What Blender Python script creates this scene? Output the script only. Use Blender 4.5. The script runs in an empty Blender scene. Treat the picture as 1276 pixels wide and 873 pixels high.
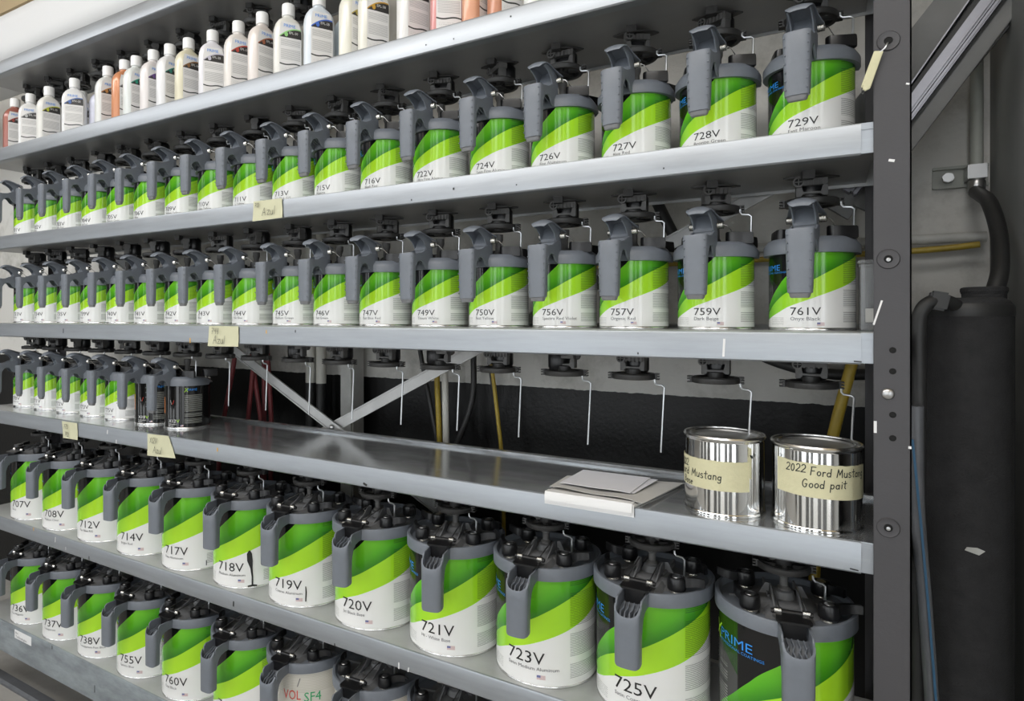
import bpy, bmesh, math, random
from mathutils import Vector, Matrix
random.seed(7)
R = math.radians
scene = bpy.context.scene
COL = scene.collection
ZC = 1.10                      # camera height above the floor; shelf heights are given relative to it

# ------------------------------------------------------------------ camera, world, lights, exposure
cam_data = bpy.data.cameras.new('camera')
cam = bpy.data.objects.new('camera', cam_data)
COL.objects.link(cam)
cam.location = (0.0, -0.917, ZC)
cam.rotation_euler = (R(90), 0, R(31.107))
cam_data.sensor_fit = 'HORIZONTAL'
cam_data.sensor_width = 36.0
cam_data.lens = 798.1 / 1276 * 36
cam_data.shift_x = (638 - 560) / 1276
cam_data.shift_y = (394.1 - 436.5) / 1276
cam_data.clip_start = 0.02
scene.camera = cam

world = bpy.data.worlds.new('world')
scene.world = world
world.use_nodes = True
world.node_tree.nodes['Background'].inputs[0].default_value = (0.93, 0.97, 1.0, 1)
world.node_tree.nodes['Background'].inputs[1].default_value = 2.3

def area(name, loc, target, sx, sy, power, col=(1, 1, 1)):
    d = bpy.data.lights.new(name, 'AREA')
    d.shape = 'RECTANGLE'; d.size = sx; d.size_y = sy; d.energy = power; d.color = col
    o = bpy.data.objects.new(name, d); COL.objects.link(o)
    o.location = loc
    v = Vector(target) - Vector(loc)
    o.rotation_euler = v.to_track_quat('-Z', 'Y').to_euler()
    return o
area('ceiling_tube_light', (-0.75, -1.45, 2.62), (-0.75, -0.75, 0.6), 2.4, 0.45, 17, (1.0, 0.985, 0.96))
area('far_ceiling_tube_light', (-2.9, -1.45, 2.62), (-2.7, -0.75, 0.6), 2.4, 0.45, 14, (0.97, 0.985, 1.0))

vs = scene.view_settings
vs.view_transform = 'Standard'
vs.look = 'None'
vs.gamma = 1.0
vs.use_curve_mapping = False
vs.exposure = 0.72

# ------------------------------------------------------------------ mesh helpers
class MB:
    def __init__(self):
        self.v = []; self.f = []; self.uv = {}
    def add(self, verts, faces):
        n = len(self.v)
        self.v += [tuple(p) for p in verts]
        self.f += [tuple(i + n for i in q) for q in faces]
        return n
    def box(self, x0, x1, y0, y1, z0, z1, m=None):
        vs_ = [(x0,y0,z0),(x1,y0,z0),(x1,y1,z0),(x0,y1,z0),(x0,y0,z1),(x1,y0,z1),(x1,y1,z1),(x0,y1,z1)]
        if m is not None: vs_ = [m @ Vector(p) for p in vs_]
        self.add(vs_, [(0,3,2,1),(4,5,6,7),(0,1,5,4),(1,2,6,5),(2,3,7,6),(3,0,4,7)])
        return self
    def loft(self, rings, cap0=True, cap1=True):
        n = len(rings[0]); vs_ = []; fs = []
        for r in rings: vs_ += list(r)
        for k in range(len(rings) - 1):
            for i in range(n):
                j = (i + 1) % n
                fs.append((k*n+i, k*n+j, (k+1)*n+j, (k+1)*n+i))
        if cap0: fs.append(tuple(range(n - 1, -1, -1)))
        if cap1: fs.append(tuple((len(rings)-1)*n + i for i in range(n)))
        self.add(vs_, fs); return self
    def lathe(self, prof, n=28, m=None, cap0=False, cap1=False):
        rings = []
        for r, z in prof:
            ring = [Vector((r*math.cos(2*math.pi*i/n), r*math.sin(2*math.pi*i/n), z)) for i in range(n)]
            if m is not None: ring = [m @ p for p in ring]
            rings.append(ring)
        return self.loft(rings, cap0, cap1)
    def cyl(self, p0, p1, r0, r1=None, n=12):
        r1 = r0 if r1 is None else r1
        p0 = Vector(p0); p1 = Vector(p1); d = (p1 - p0).normalized()
        a = d.orthogonal().normalized(); b = d.cross(a)
        ring = lambda p, r: [p + r*(math.cos(2*math.pi*i/n)*a + math.sin(2*math.pi*i/n)*b) for i in range(n)]
        return self.loft([ring(p0, r0), ring(p1, r1)])
    def tube(self, pts, r, n=8, smooth=0):
        P = [Vector(p) for p in pts]
        if smooth:
            Q = []
            for i in range(len(P) - 1):
                a = P[max(i-1, 0)]; b = P[i]; c = P[i+1]; d = P[min(i+2, len(P)-1)]
                for k in range(smooth):
                    t = k / smooth
                    Q.append(0.5*((2*b) + (c-a)*t + (2*a-5*b+4*c-d)*t*t + (3*b-a-3*c+d)*t**3))
            Q.append(P[-1]); P = Q
        rings = []
        t0 = (P[1]-P[0]).normalized(); a = t0.orthogonal().normalized()
        for i, p in enumerate(P):
            t = (P[min(i+1, len(P)-1)] - P[max(i-1, 0)]).normalized()
            a = (a - t*a.dot(t)).normalized(); b = t.cross(a)
            rr = r[i*len(r)//len(P)] if isinstance(r, (list, tuple)) else r
            rings.append([p + rr*(math.cos(2*math.pi*k/n)*a + math.sin(2*math.pi*k/n)*b) for k in range(n)])
        return self.loft(rings)
    def prism(self, poly, t0, t1, axis='x', m=None):
        def P(p, t):
            q = {'x': (t, p[0], p[1]), 'y': (p[0], t, p[1]), 'z': (p[0], p[1], t)}[axis]
            return Vector(q) if m is None else m @ Vector(q)
        return self.loft([[P(p, t0) for p in poly], [P(p, t1) for p in poly]])
    def mesh(self, name, mat, bevel=0.0, seg=2, smooth=True, ang=38):
        me = bpy.data.meshes.new(name)
        me.from_pydata(self.v, [], self.f)
        bm = bmesh.new(); bm.from_mesh(me)
        bmesh.ops.recalc_face_normals(bm, faces=bm.faces)
        if bevel:
            es = [e for e in bm.edges if len(e.link_faces) == 2 and e.calc_face_angle(0) > R(35)]
            bmesh.ops.bevel(bm, geom=es, offset=bevel, segments=seg, affect='EDGES', clamp_overlap=True)
        bm.to_mesh(me); bm.free()
        if smooth:
            me.polygons.foreach_set('use_smooth', [True]*len(me.polygons))
            me.set_sharp_from_angle(angle=R(ang))
        me.materials.append(mat)
        return me

def rz(a): return Matrix.Rotation(a, 4, 'Z')
def xf(loc=(0,0,0), ax=None, ang=0):
    m = Matrix.Translation(Vector(loc))
    return m @ Matrix.Rotation(ang, 4, ax) if ax else m

def put(name, me, parent=None, loc=(0,0,0), rot=0.0, label=None, kind=None):
    o = bpy.data.objects.new(name, me); COL.objects.link(o)
    o.location = loc
    if isinstance(rot, (tuple, list)): o.rotation_euler = rot
    else: o.rotation_euler = (0, 0, rot)
    if parent: o.parent = parent
    if label: o['label'] = label
    if kind: o['kind'] = kind
    return o
def thing(name, label, cat, loc=(0,0,0), rot=0.0, group=None, me=None):
    o = bpy.data.objects.new(name, me); COL.objects.link(o)
    o.location = loc; o.rotation_euler = (0, 0, rot)
    o['label'] = label; o['category'] = cat
    if group: o['group'] = group
    return o
def struct(name, me, loc=(0,0,0)):
    o = put(name, me, None, loc); o['kind'] = 'structure'; return o

# ------------------------------------------------------------------ materials
def nt(m): return m.node_tree.nodes, m.node_tree.links
def mat(name, col, rough=0.5, metal=0.0, var=0.0, scale=30.0, bump=0.0, bscale=60.0, stretch=None, spec=None, coat=0.0, rvar=0.0, ior=None):
    m = bpy.data.materials.new(name); m.use_nodes = True
    N, L = nt(m); b = N['Principled BSDF']
    b.inputs['Base Color'].default_value = (*col, 1)
    b.inputs['Roughness'].default_value = rough
    b.inputs['Metallic'].default_value = metal
    if spec is not None: b.inputs['Specular IOR Level'].default_value = spec
    if coat: b.inputs['Coat Weight'].default_value = coat; b.inputs['Coat Roughness'].default_value = 0.08
    if var or bump or rvar:
        tc = N.new('ShaderNodeTexCoord'); src = tc.outputs['Object']
        if stretch:
            mp = N.new('ShaderNodeMapping'); mp.inputs['Scale'].default_value = stretch
            L.new(src, mp.inputs['Vector']); src = mp.outputs['Vector']
        n = N.new('ShaderNodeTexNoise'); n.inputs['Scale'].default_value = scale; n.inputs['Detail'].default_value = 6
        n.inputs['Roughness'].default_value = 0.65
        L.new(src, n.inputs['Vector'])
        if var:
            r = N.new('ShaderNodeMapRange'); r.inputs[1].default_value = 0.3; r.inputs[2].default_value = 0.7
            r.inputs[3].default_value = 1 - var; r.inputs[4].default_value = 1 + var
            L.new(n.outputs[0], r.inputs[0])
            x = N.new('ShaderNodeMix'); x.data_type = 'RGBA'; x.blend_type = 'MULTIPLY'; x.inputs[0].default_value = 1
            x.inputs[6].default_value = (*col, 1)
            L.new(r.outputs[0], x.inputs[7]); L.new(x.outputs[2], b.inputs['Base Color'])
        if rvar:
            r2 = N.new('ShaderNodeMapRange'); r2.inputs[1].default_value = 0.3; r2.inputs[2].default_value = 0.7
            r2.inputs[3].default_value = rough - rvar; r2.inputs[4].default_value = rough + rvar
            L.new(n.outputs[0], r2.inputs[0]); L.new(r2.outputs[0], b.inputs['Roughness'])
        if bump:
            n2 = N.new('ShaderNodeTexNoise'); n2.inputs['Scale'].default_value = bscale; n2.inputs['Detail'].default_value = 5
            L.new(tc.outputs['Object'], n2.inputs['Vector'])
            bp = N.new('ShaderNodeBump'); bp.inputs['Strength'].default_value = bump; bp.inputs['Distance'].default_value = 0.004
            L.new(n2.outputs[0], bp.inputs['Height']); L.new(bp.outputs[0], b.inputs['Normal'])
    return m

M_galv   = mat('galvanised_steel', (0.33, 0.35, 0.375), 0.38, 0.70, var=0.10, scale=14, stretch=(0.5, 3, 6), rvar=0.06)
M_sheet  = mat('shelf_sheet', (0.56, 0.58, 0.60), 0.17, 0.85, var=0.10, scale=9, stretch=(1, 4, 4), rvar=0.05)
M_sheetd = mat('worn_shelf_sheet', (0.46, 0.47, 0.47), 0.42, 0.35, var=0.14, scale=9, rvar=0.08)
M_under  = mat('shelf_underside', (0.30, 0.30, 0.30), 0.35, 0.5, var=0.1, scale=6)
M_lowlip = mat('scuffed_galvanised', (0.31, 0.345, 0.37), 0.45, 0.6, var=0.35, scale=11, stretch=(0.7, 1, 2.2))
M_post   = mat('dark_post_paint', (0.050, 0.048, 0.052), 0.5, 0.0, var=0.06, scale=12, bump=0.05, bscale=300)
M_hole   = mat('hole_black', (0.004, 0.004, 0.004), 0.9)
M_zinc   = mat('zinc_bolt', (0.5, 0.5, 0.5), 0.32, 1.0)
M_brace  = mat('zinc_brace', (0.47, 0.47, 0.465), 0.42, 0.5, var=0.08, scale=20)
M_steel  = mat('bright_steel', (0.78, 0.77, 0.74), 0.22, 1.0)
M_rod    = mat('zinc_wire', (0.62, 0.64, 0.66), 0.3, 0.9)
M_rim    = mat('tin_rim', (0.70, 0.70, 0.69), 0.25, 1.0)
M_tin    = mat('tin_plate', (0.76, 0.76, 0.75), 0.09, 1.0, var=0.05, scale=40, stretch=(6, 6, 0.2))
M_tinlid = mat('tin_lid', (0.72, 0.72, 0.71), 0.38, 1.0, var=0.05)
M_grey   = mat('grey_plastic', (0.150, 0.166, 0.192), 0.42, 0, var=0.06, scale=40, bump=0.04, bscale=400)
M_greyd  = mat('dusty_grey_plastic', (0.165, 0.167, 0.172), 0.55, 0, var=0.18, scale=35)
M_black  = mat('black_plastic', (0.009, 0.009, 0.010), 0.30, 0, var=0.2, scale=30)
M_drive  = mat('drive_plastic', (0.036, 0.035, 0.034), 0.45, 0, var=0.25, scale=40)
M_drive2 = mat('worn_drive_plastic', (0.10, 0.098, 0.095), 0.5, 0, var=0.25, scale=60)
M_ink    = mat('black_ink', (0.012, 0.012, 0.012), 0.4)
M_inkg   = mat('grey_ink', (0.13, 0.13, 0.14), 0.45)
M_inkw   = mat('white_ink', (0.75, 0.75, 0.73), 0.45)
M_blue   = mat('blue_ink', (0.03, 0.25, 0.72), 0.35)
M_lime   = mat('lime_ink', (0.40, 0.72, 0.04), 0.35)
M_red    = mat('red_ink', (0.62, 0.06, 0.04), 0.4)
M_dgreen = mat('green_ink', (0.02, 0.33, 0.12), 0.4)
M_pencil = mat('marker_ink', (0.02, 0.025, 0.022), 0.6)
M_pencil2= mat('pencil_grey', (0.10, 0.10, 0.085), 0.7)
M_tape   = mat('masking_tape', (0.60, 0.57, 0.37), 0.75, 0, var=0.04, scale=60, bump=0.15, bscale=250)
M_note   = mat('yellow_note', (0.56, 0.55, 0.38), 0.8, 0, var=0.03, scale=30)
M_paper  = mat('white_paper', (0.72, 0.72, 0.76), 0.85, 0, var=0.02)
M_paperg = mat('waxed_paper', (0.56, 0.55, 0.53), 0.6, 0, var=0.07, scale=18)
M_cap    = mat('white_cap', (0.80, 0.80, 0.79), 0.45, 0, bump=0.02, bscale=300)
M_orange = mat('orange_paint', (0.70, 0.38, 0.05), 0.5)
M_whitep = mat('white_paint', (0.75, 0.75, 0.75), 0.6)
M_fabric = mat('black_fabric_insulation', (0.018, 0.018, 0.019), 0.85, 0, var=0.35, scale=45, bump=0.35, bscale=420)
M_rubber = mat('black_rubber', (0.018, 0.018, 0.018), 0.5, 0, var=0.2, scale=30)
M_redh   = mat('red_hose', (0.24, 0.045, 0.05), 0.5)
M_yelh   = mat('yellow_hose', (0.38, 0.27, 0.03), 0.45, var=0.15, scale=25)
M_whih   = mat('white_hose', (0.58, 0.57, 0.52), 0.5)
M_blueh  = mat('blue_strap', (0.012, 0.075, 0.15), 0.5)
M_pipew  = mat('white_pipe', (0.42, 0.42, 0.40), 0.5, var=0.12, scale=20)
M_grpipe = mat('grey_conduit', (0.30, 0.31, 0.28), 0.5, var=0.10, scale=20)
M_alu    = mat('aluminium_rail', (0.30, 0.30, 0.33), 0.38, 0.85, var=0.06, scale=30, stretch=(1, 1, 1))
M_board  = mat('grey_board', (0.17, 0.17, 0.165), 0.55, 0, var=0.12, scale=12)
M_duct   = mat('white_duct', (0.62, 0.62, 0.62), 0.55)
M_rail   = mat('floor_rail_paint', (0.11, 0.115, 0.125), 0.45, 0.2, var=0.2, scale=18)
M_floor  = mat('concrete', (0.36, 0.35, 0.33), 0.8, 0, var=0.12, scale=9, bump=0.1, bscale=40)
M_ceil   = mat('tan_ceiling', (0.52, 0.40, 0.24), 0.85, 0, var=0.05, scale=3)
M_wallr  = mat('grey_side_wall', (0.20, 0.205, 0.20), 0.65, 0, var=0.10, scale=3, stretch=(1, 1, 0.4))

def clear_mat():
    m = bpy.data.materials.new('clear_plastic'); m.use_nodes = True
    b = m.node_tree.nodes['Principled BSDF']
    b.inputs['Base Color'].default_value = (0.9, 0.92, 0.94, 1); b.inputs['Roughness'].default_value = 0.12
    b.inputs['Transmission Weight'].default_value = 0.9; b.inputs['IOR'].default_value = 1.2
    return m
M_clear = clear_mat()

def wall_mat():
    """dirty off-white plaster above, black paint below a brushed edge"""
    m = bpy.data.materials.new('painted_back_wall'); m.use_nodes = True
    N, L = nt(m); b = N['Principled BSDF']
    tc = N.new('ShaderNodeTexCoord'); sp = N.new('ShaderNodeSeparateXYZ'); L.new(tc.outputs['Object'], sp.inputs[0])
    n = N.new('ShaderNodeTexNoise'); n.inputs['Scale'].default_value = 60; n.inputs['Detail'].default_value = 6
    L.new(tc.outputs['Object'], n.inputs['Vector'])
    ma = N.new('ShaderNodeMath'); ma.operation = 'MULTIPLY_ADD'; ma.inputs[1].default_value = 0.006
    L.new(n.outputs[0], ma.inputs[0]); L.new(sp.outputs['Z'], ma.inputs[2])
    gt = N.new('ShaderNodeMath'); gt.operation = 'GREATER_THAN'; gt.inputs[1].default_value = ZC - 0.159 + 0.003
    L.new(ma.outputs[0], gt.inputs[0])
    n2 = N.new('ShaderNodeTexNoise'); n2.inputs['Scale'].default_value = 5; n2.inputs['Detail'].default_value = 8; n2.inputs['Roughness'].default_value = 0.7
    L.new(tc.outputs['Object'], n2.inputs['Vector'])
    cr = N.new('ShaderNodeValToRGB')
    cr.color_ramp.elements[0].position = 0.30; cr.color_ramp.elements[0].color = (0.34, 0.33, 0.30, 1)
    cr.color_ramp.elements[1].position = 0.50; cr.color_ramp.elements[1].color = (0.58, 0.57, 0.54, 1)
    L.new(n2.outputs[0], cr.inputs[0])
    mx = N.new('ShaderNodeMix'); mx.data_type = 'RGBA'
    mx.inputs[6].default_value = (0.006, 0.006, 0.006, 1)
    L.new(gt.outputs[0], mx.inputs[0]); L.new(cr.outputs[0], mx.inputs[7]); L.new(mx.outputs[2], b.inputs['Base Color'])
    rr = N.new('ShaderNodeMapRange'); rr.inputs[3].default_value = 0.42; rr.inputs[4].default_value = 0.8; b.inputs['Specular IOR Level'].default_value = 0.28
    L.new(gt.outputs[0], rr.inputs[0]); L.new(rr.outputs[0], b.inputs['Roughness'])
    n3 = N.new('ShaderNodeTexNoise'); n3.inputs['Scale'].default_value = 130; n3.inputs['Detail'].default_value = 6
    L.new(tc.outputs['Object'], n3.inputs['Vector'])
    bp = N.new('ShaderNodeBump'); bp.inputs['Strength'].default_value = 0.35; bp.inputs['Distance'].default_value = 0.002
    L.new(n3.outputs[0], bp.inputs['Height']); L.new(bp.outputs[0], b.inputs['Normal'])
    return m
M_wall = wall_mat()

def math_node(N, L, op, a, b=None, c=None):
    n = N.new('ShaderNodeMath'); n.operation = op
    for i, x in enumerate((a, b, c)):
        if x is None: continue
        if isinstance(x, (int, float)): n.inputs[i].default_value = x
        else: L.new(x, n.inputs[i])
    return n.outputs[0]
def mix_col(N, L, fac, a, b):
    n = N.new('ShaderNodeMix'); n.data_type = 'RGBA'
    for i, x in ((0, fac), (6, a), (7, b)):
        if isinstance(x, tuple): n.inputs[i].default_value = (*x, 1)
        elif isinstance(x, (int, float)): n.inputs[i].default_value = x
        else: L.new(x, n.inputs[i])
    return n.outputs[2]
def fcurve(N, L, src, pts):
    n = N.new('ShaderNodeFloatCurve'); c = n.mapping.curves[0]
    while len(c.points) > 2: c.points.remove(c.points[1])
    c.points[0].location = pts[0]; c.points[-1].location = pts[-1]
    for p in pts[1:-1]: c.points.new(*p)
    n.mapping.update(); L.new(src, n.inputs['Value'])
    return n.outputs[0]
def text_lines(N, L, u, v, u0, u1, freq, v0=0.03, v1=0.97, dens=0.5, seed=0.0):
    """mask of small printed text lines inside a column of the label"""
    w = math_node(N, L, 'SINE', math_node(N, L, 'MULTIPLY', v, freq*6.283))
    rows = math_node(N, L, 'GREATER_THAN', w, 0.05)
    cmb = N.new('ShaderNodeCombineXYZ')
    L.new(math_node(N, L, 'MULTIPLY', u, 220.0), cmb.inputs[0]); L.new(math_node(N, L, 'MULTIPLY', v, freq), cmb.inputs[1]); cmb.inputs[2].default_value = seed
    n = N.new('ShaderNodeTexNoise'); n.inputs['Scale'].default_value = 1.0; n.inputs['Detail'].default_value = 2
    L.new(cmb.outputs[0], n.inputs['Vector'])
    words = math_node(N, L, 'GREATER_THAN', n.outputs[0], 1 - dens - 0.08)
    c2 = N.new('ShaderNodeCombineXYZ'); L.new(math_node(N, L, 'MULTIPLY', v, 11.0), c2.inputs[1]); c2.inputs[2].default_value = seed + 3
    n2 = N.new('ShaderNodeTexNoise'); n2.inputs['Scale'].default_value = 1.0; n2.inputs['Detail'].default_value = 0
    L.new(c2.outputs[0], n2.inputs['Vector'])
    para = math_node(N, L, 'GREATER_THAN', n2.outputs[0], 0.40)
    reg = math_node(N, L, 'MULTIPLY', math_node(N, L, 'GREATER_THAN', u, u0), math_node(N, L, 'LESS_THAN', u, u1))
    reg = math_node(N, L, 'MULTIPLY', reg, math_node(N, L, 'MULTIPLY', math_node(N, L, 'GREATER_THAN', v, v0), math_node(N, L, 'LESS_THAN', v, v1)))
    return math_node(N, L, 'MULTIPLY', math_node(N, L, 'MULTIPLY', rows, words), math_node(N, L, 'MULTIPLY', para, reg))

def U(deg): return (deg + 180.0) / 360.0
def label_base(name):
    m = bpy.data.materials.new(name); m.use_nodes = True
    N, L = nt(m); b = N['Principled BSDF']
    b.inputs['Roughness'].default_value = 0.15
    tc = N.new('ShaderNodeTexCoord'); sp = N.new('ShaderNodeSeparateXYZ'); L.new(tc.outputs['UV'], sp.inputs[0])
    return m, N, L, b, sp.outputs[0], sp.outputs[1]
def green_label(name='green_stripe_label', freq=44):
    m, N, L, b, u, v = label_base(name)
    A = fcurve(N, L, u, [(0,0.0),(U(-110),0.03),(U(-80),0.085),(U(-48),0.18),(U(-27),0.265),(U(0),0.35),(U(13),0.395),(U(48),0.51),(U(80),0.62),(U(115),0.74),(1,0.9)])
    B = fcurve(N, L, u, [(0,0.0),(U(-110),0.05),(U(-78),0.17),(U(-48),0.345),(U(-35),0.42),(U(0),0.57),(U(27),0.70),(U(48),0.79),(U(80),0.90),(U(105),1.0),(1,1)])
    C = fcurve(N, L, u, [(0,0.0),(U(-110),0.08),(U(-78),0.25),(U(-48),0.50),(U(-35),0.62),(U(-15),0.76),(U(0),0.87),(U(13),0.97),(U(20),1.0),(1,1)])
    # inks
    tl = math_node(N, L, 'SUBTRACT', v, A)
    gr = N.new('ShaderNodeMapRange'); L.new(u, gr.inputs[0]); gr.inputs[1].default_value = U(-70); gr.inputs[2].default_value = U(50)
    lr = N.new('ShaderNodeValToRGB'); e = lr.color_ramp.elements
    e[0].position = 0; e[0].color = (0.16, 0.52, 0.025, 1); e[1].position = 1; e[1].color = (0.34, 0.68, 0.02, 1)
    k = e.new(0.55); k.color = (0.44, 0.78, 0.03, 1)
    L.new(gr.outputs[0], lr.inputs[0])
    hb = N.new('ShaderNodeMapRange'); L.new(math_node(N, L, 'SUBTRACT', v, B), hb.inputs[0]); hb.inputs[1].default_value = 0.0; hb.inputs[2].default_value = 0.30
    mr = N.new('ShaderNodeValToRGB'); e = mr.color_ramp.elements
    e[0].position = 0; e[0].color = (0.030, 0.21, 0.012, 1); e[1].position = 1; e[1].color = (0.17, 0.56, 0.025, 1)
    k = e.new(0.45); k.color = (0.10, 0.42, 0.018, 1)
    L.new(hb.outputs[0], mr.inputs[0])
    white = (0.80, 0.80, 0.79); black = (0.006, 0.006, 0.007)
    c = mix_col(N, L, math_node(N, L, 'GREATER_THAN', v, A), white, lr.outputs[0])
    c = mix_col(N, L, math_node(N, L, 'GREATER_THAN', v, B), c, mr.outputs[0])
    c = mix_col(N, L, math_node(N, L, 'GREATER_THAN', v, C), c, black)
    # small print column at the right of the front
    t1 = text_lines(N, L, u, v, U(46), U(100), freq, 0.06, 0.97, 0.58)
    c = mix_col(N, L, math_node(N, L, 'MULTIPLY', t1, 0.55), c, (0.03, 0.04, 0.03))
    t2 = text_lines(N, L, u, v, U(-62), U(-36), 60, 0.03, 0.13, 0.5, 5.0)
    c = mix_col(N, L, math_node(N, L, 'MULTIPLY', t2, 0.35), c, (0.1, 0.1, 0.1))
    # back panel: dark green field above a grey rounded block
    back = math_node(N, L, 'MULTIPLY', math_node(N, L, 'LESS_THAN', u, U(-58)), math_node(N, L, 'GREATER_THAN', v, C))
    dome = math_node(N, L, 'MULTIPLY_ADD', math_node(N, L, 'POWER', math_node(N, L, 'ABSOLUTE', math_node(N, L, 'SUBTRACT', u, U(-95))), 2.0), -15.0, 0.68)
    blk = math_node(N, L, 'MULTIPLY', back, math_node(N, L, 'LESS_THAN', v, dome))
    dgr = math_node(N, L, 'MULTIPLY', back, math_node(N, L, 'GREATER_THAN', v, dome))
    c = mix_col(N, L, dgr, c, (0.012, 0.05, 0.006))
    c = mix_col(N, L, blk, c, (0.055, 0.055, 0.055))
    t3 = text_lines(N, L, u, v, U(-175), U(-72), 44, 0.06, 0.55, 0.6, 9.0)
    c = mix_col(N, L, math_node(N, L, 'MULTIPLY', t3, 0.5), c, (0.35, 0.36, 0.34))
    L.new(c, b.inputs['Base Color'])
    return m
M_green = green_label()
M_greeng = green_label('green_stripe_label_large', 66)
def black_label():
    m, N, L, b, u, v = label_base('black_label')
    t1 = text_lines(N, L, u, v, U(26), U(72), 34, 0.06, 0.72, 0.62, 2.0)
    c = mix_col(N, L, math_node(N, L, 'MULTIPLY', t1, 0.65), (0.008, 0.008, 0.008), (0.32, 0.33, 0.30))
    bx = math_node(N, L, 'MULTIPLY', math_node(N, L, 'MULTIPLY', math_node(N, L, 'GREATER_THAN', u, U(-22)), math_node(N, L, 'LESS_THAN', u, U(8))),
                   math_node(N, L, 'MULTIPLY', math_node(N, L, 'GREATER_THAN', v, 0.22), math_node(N, L, 'LESS_THAN', v, 0.50)))
    c = mix_col(N, L, bx, c, (0.022, 0.022, 0.022))
    fl = math_node(N, L, 'MULTIPLY', math_node(N, L, 'MULTIPLY', math_node(N, L, 'GREATER_THAN', u, U(-44)), math_node(N, L, 'LESS_THAN', u, U(-36))),
                   math_node(N, L, 'MULTIPLY', math_node(N, L, 'GREATER_THAN', v, 0.30), math_node(N, L, 'LESS_THAN', v, 0.66)))
    c = mix_col(N, L, fl, c, (0.55, 0.16, 0.02))
    L.new(c, b.inputs['Base Color'])
    return m
M_blacklab = black_label()
def solvent_label():
    m, N, L, b, u, v = label_base('cream_solvent_label')
    st = math_node(N, L, 'GREATER_THAN', math_node(N, L, 'SINE', math_node(N, L, 'MULTIPLY', v, 330.0)), 0.3)
    top = math_node(N, L, 'GREATER_THAN', v, 0.72)
    c = mix_col(N, L, math_node(N, L, 'MULTIPLY', math_node(N, L, 'MULTIPLY', st, top), 0.5), (0.62, 0.60, 0.55), (0.40, 0.38, 0.30))
    L.new(c, b.inputs['Base Color'])
    return m
M_solvent = solvent_label()
def flag_mat():
    m, N, L, b, u, v = label_base('flag_print')
    st = math_node(N, L, 'GREATER_THAN', math_node(N, L, 'SINE', math_node(N, L, 'MULTIPLY', v, 40.0)), 0.0)
    c = mix_col(N, L, st, (0.7, 0.68, 0.68), (0.52, 0.28, 0.28))
    can = math_node(N, L, 'MULTIPLY', math_node(N, L, 'LESS_THAN', u, 0.45), math_node(N, L, 'GREATER_THAN', v, 0.45))
    c = mix_col(N, L, can, c, (0.16, 0.17, 0.34))
    L.new(c, b.inputs['Base Color']); return m
M_flag = flag_mat()
def bottle_label(name, accent):
    m, N, L, b, u, v = label_base(name)
    b.inputs['Roughness'].default_value = 0.4
    # dark arch panel
    dx = math_node(N, L, 'SUBTRACT', u, 0.85); d2 = math_node(N, L, 'MULTIPLY', dx, dx)
    arch = math_node(N, L, 'MULTIPLY_ADD', d2, -0.24, 0.86)
    archw = math_node(N, L, 'MULTIPLY_ADD', d2, -0.24, 0.885)
    base = (0.77, 0.76, 0.75)
    inb = math_node(N, L, 'GREATER_THAN', v, 0.69)
    c = mix_col(N, L, math_node(N, L, 'MULTIPLY', inb, math_node(N, L, 'LESS_THAN', v, archw)), base, accent)
    c = mix_col(N, L, math_node(N, L, 'MULTIPLY', inb, math_node(N, L, 'LESS_THAN', v, arch)), c, (0.035, 0.033, 0.033))
    # round colour dot
    du = math_node(N, L, 'SUBTRACT', u, 0.30); dv = math_node(N, L, 'MULTIPLY', math_node(N, L, 'SUBTRACT', v, 0.755), 1.75)
    dd = math_node(N, L, 'ADD', math_node(N, L, 'MULTIPLY', du, du), math_node(N, L, 'MULTIPLY', dv, dv))
    c = mix_col(N, L, math_node(N, L, 'LESS_THAN', dd, 0.0065), c, accent)
    t = text_lines(N, L, math_node(N, L, 'MULTIPLY', u, 0.2), v, 0.012, 0.19, 38, 0.22, 0.66, 0.62)
    c = mix_col(N, L, math_node(N, L, 'MULTIPLY', t, 0.42), c, (0.08, 0.08, 0.08))
    t = text_lines(N, L, math_node(N, L, 'MULTIPLY', u, 0.2), v, 0.02, 0.17, 34, 0.02, 0.11, 0.4, 4.0)
    c = mix_col(N, L, math_node(N, L, 'MULTIPLY', t, 0.35), c, (0.1, 0.1, 0.1))
    wv = math_node(N, L, 'MULTIPLY_ADD', math_node(N, L, 'SINE', math_node(N, L, 'MULTIPLY_ADD', u, 6.6, 3.0)), 0.014, 0.175)
    ab = math_node(N, L, 'ABSOLUTE', math_node(N, L, 'SUBTRACT', v, wv))
    c = mix_col(N, L, math_node(N, L, 'LESS_THAN', ab, 0.013), c, (0.03, 0.035, 0.035))
    L.new(c, b.inputs['Base Color']); return m

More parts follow.
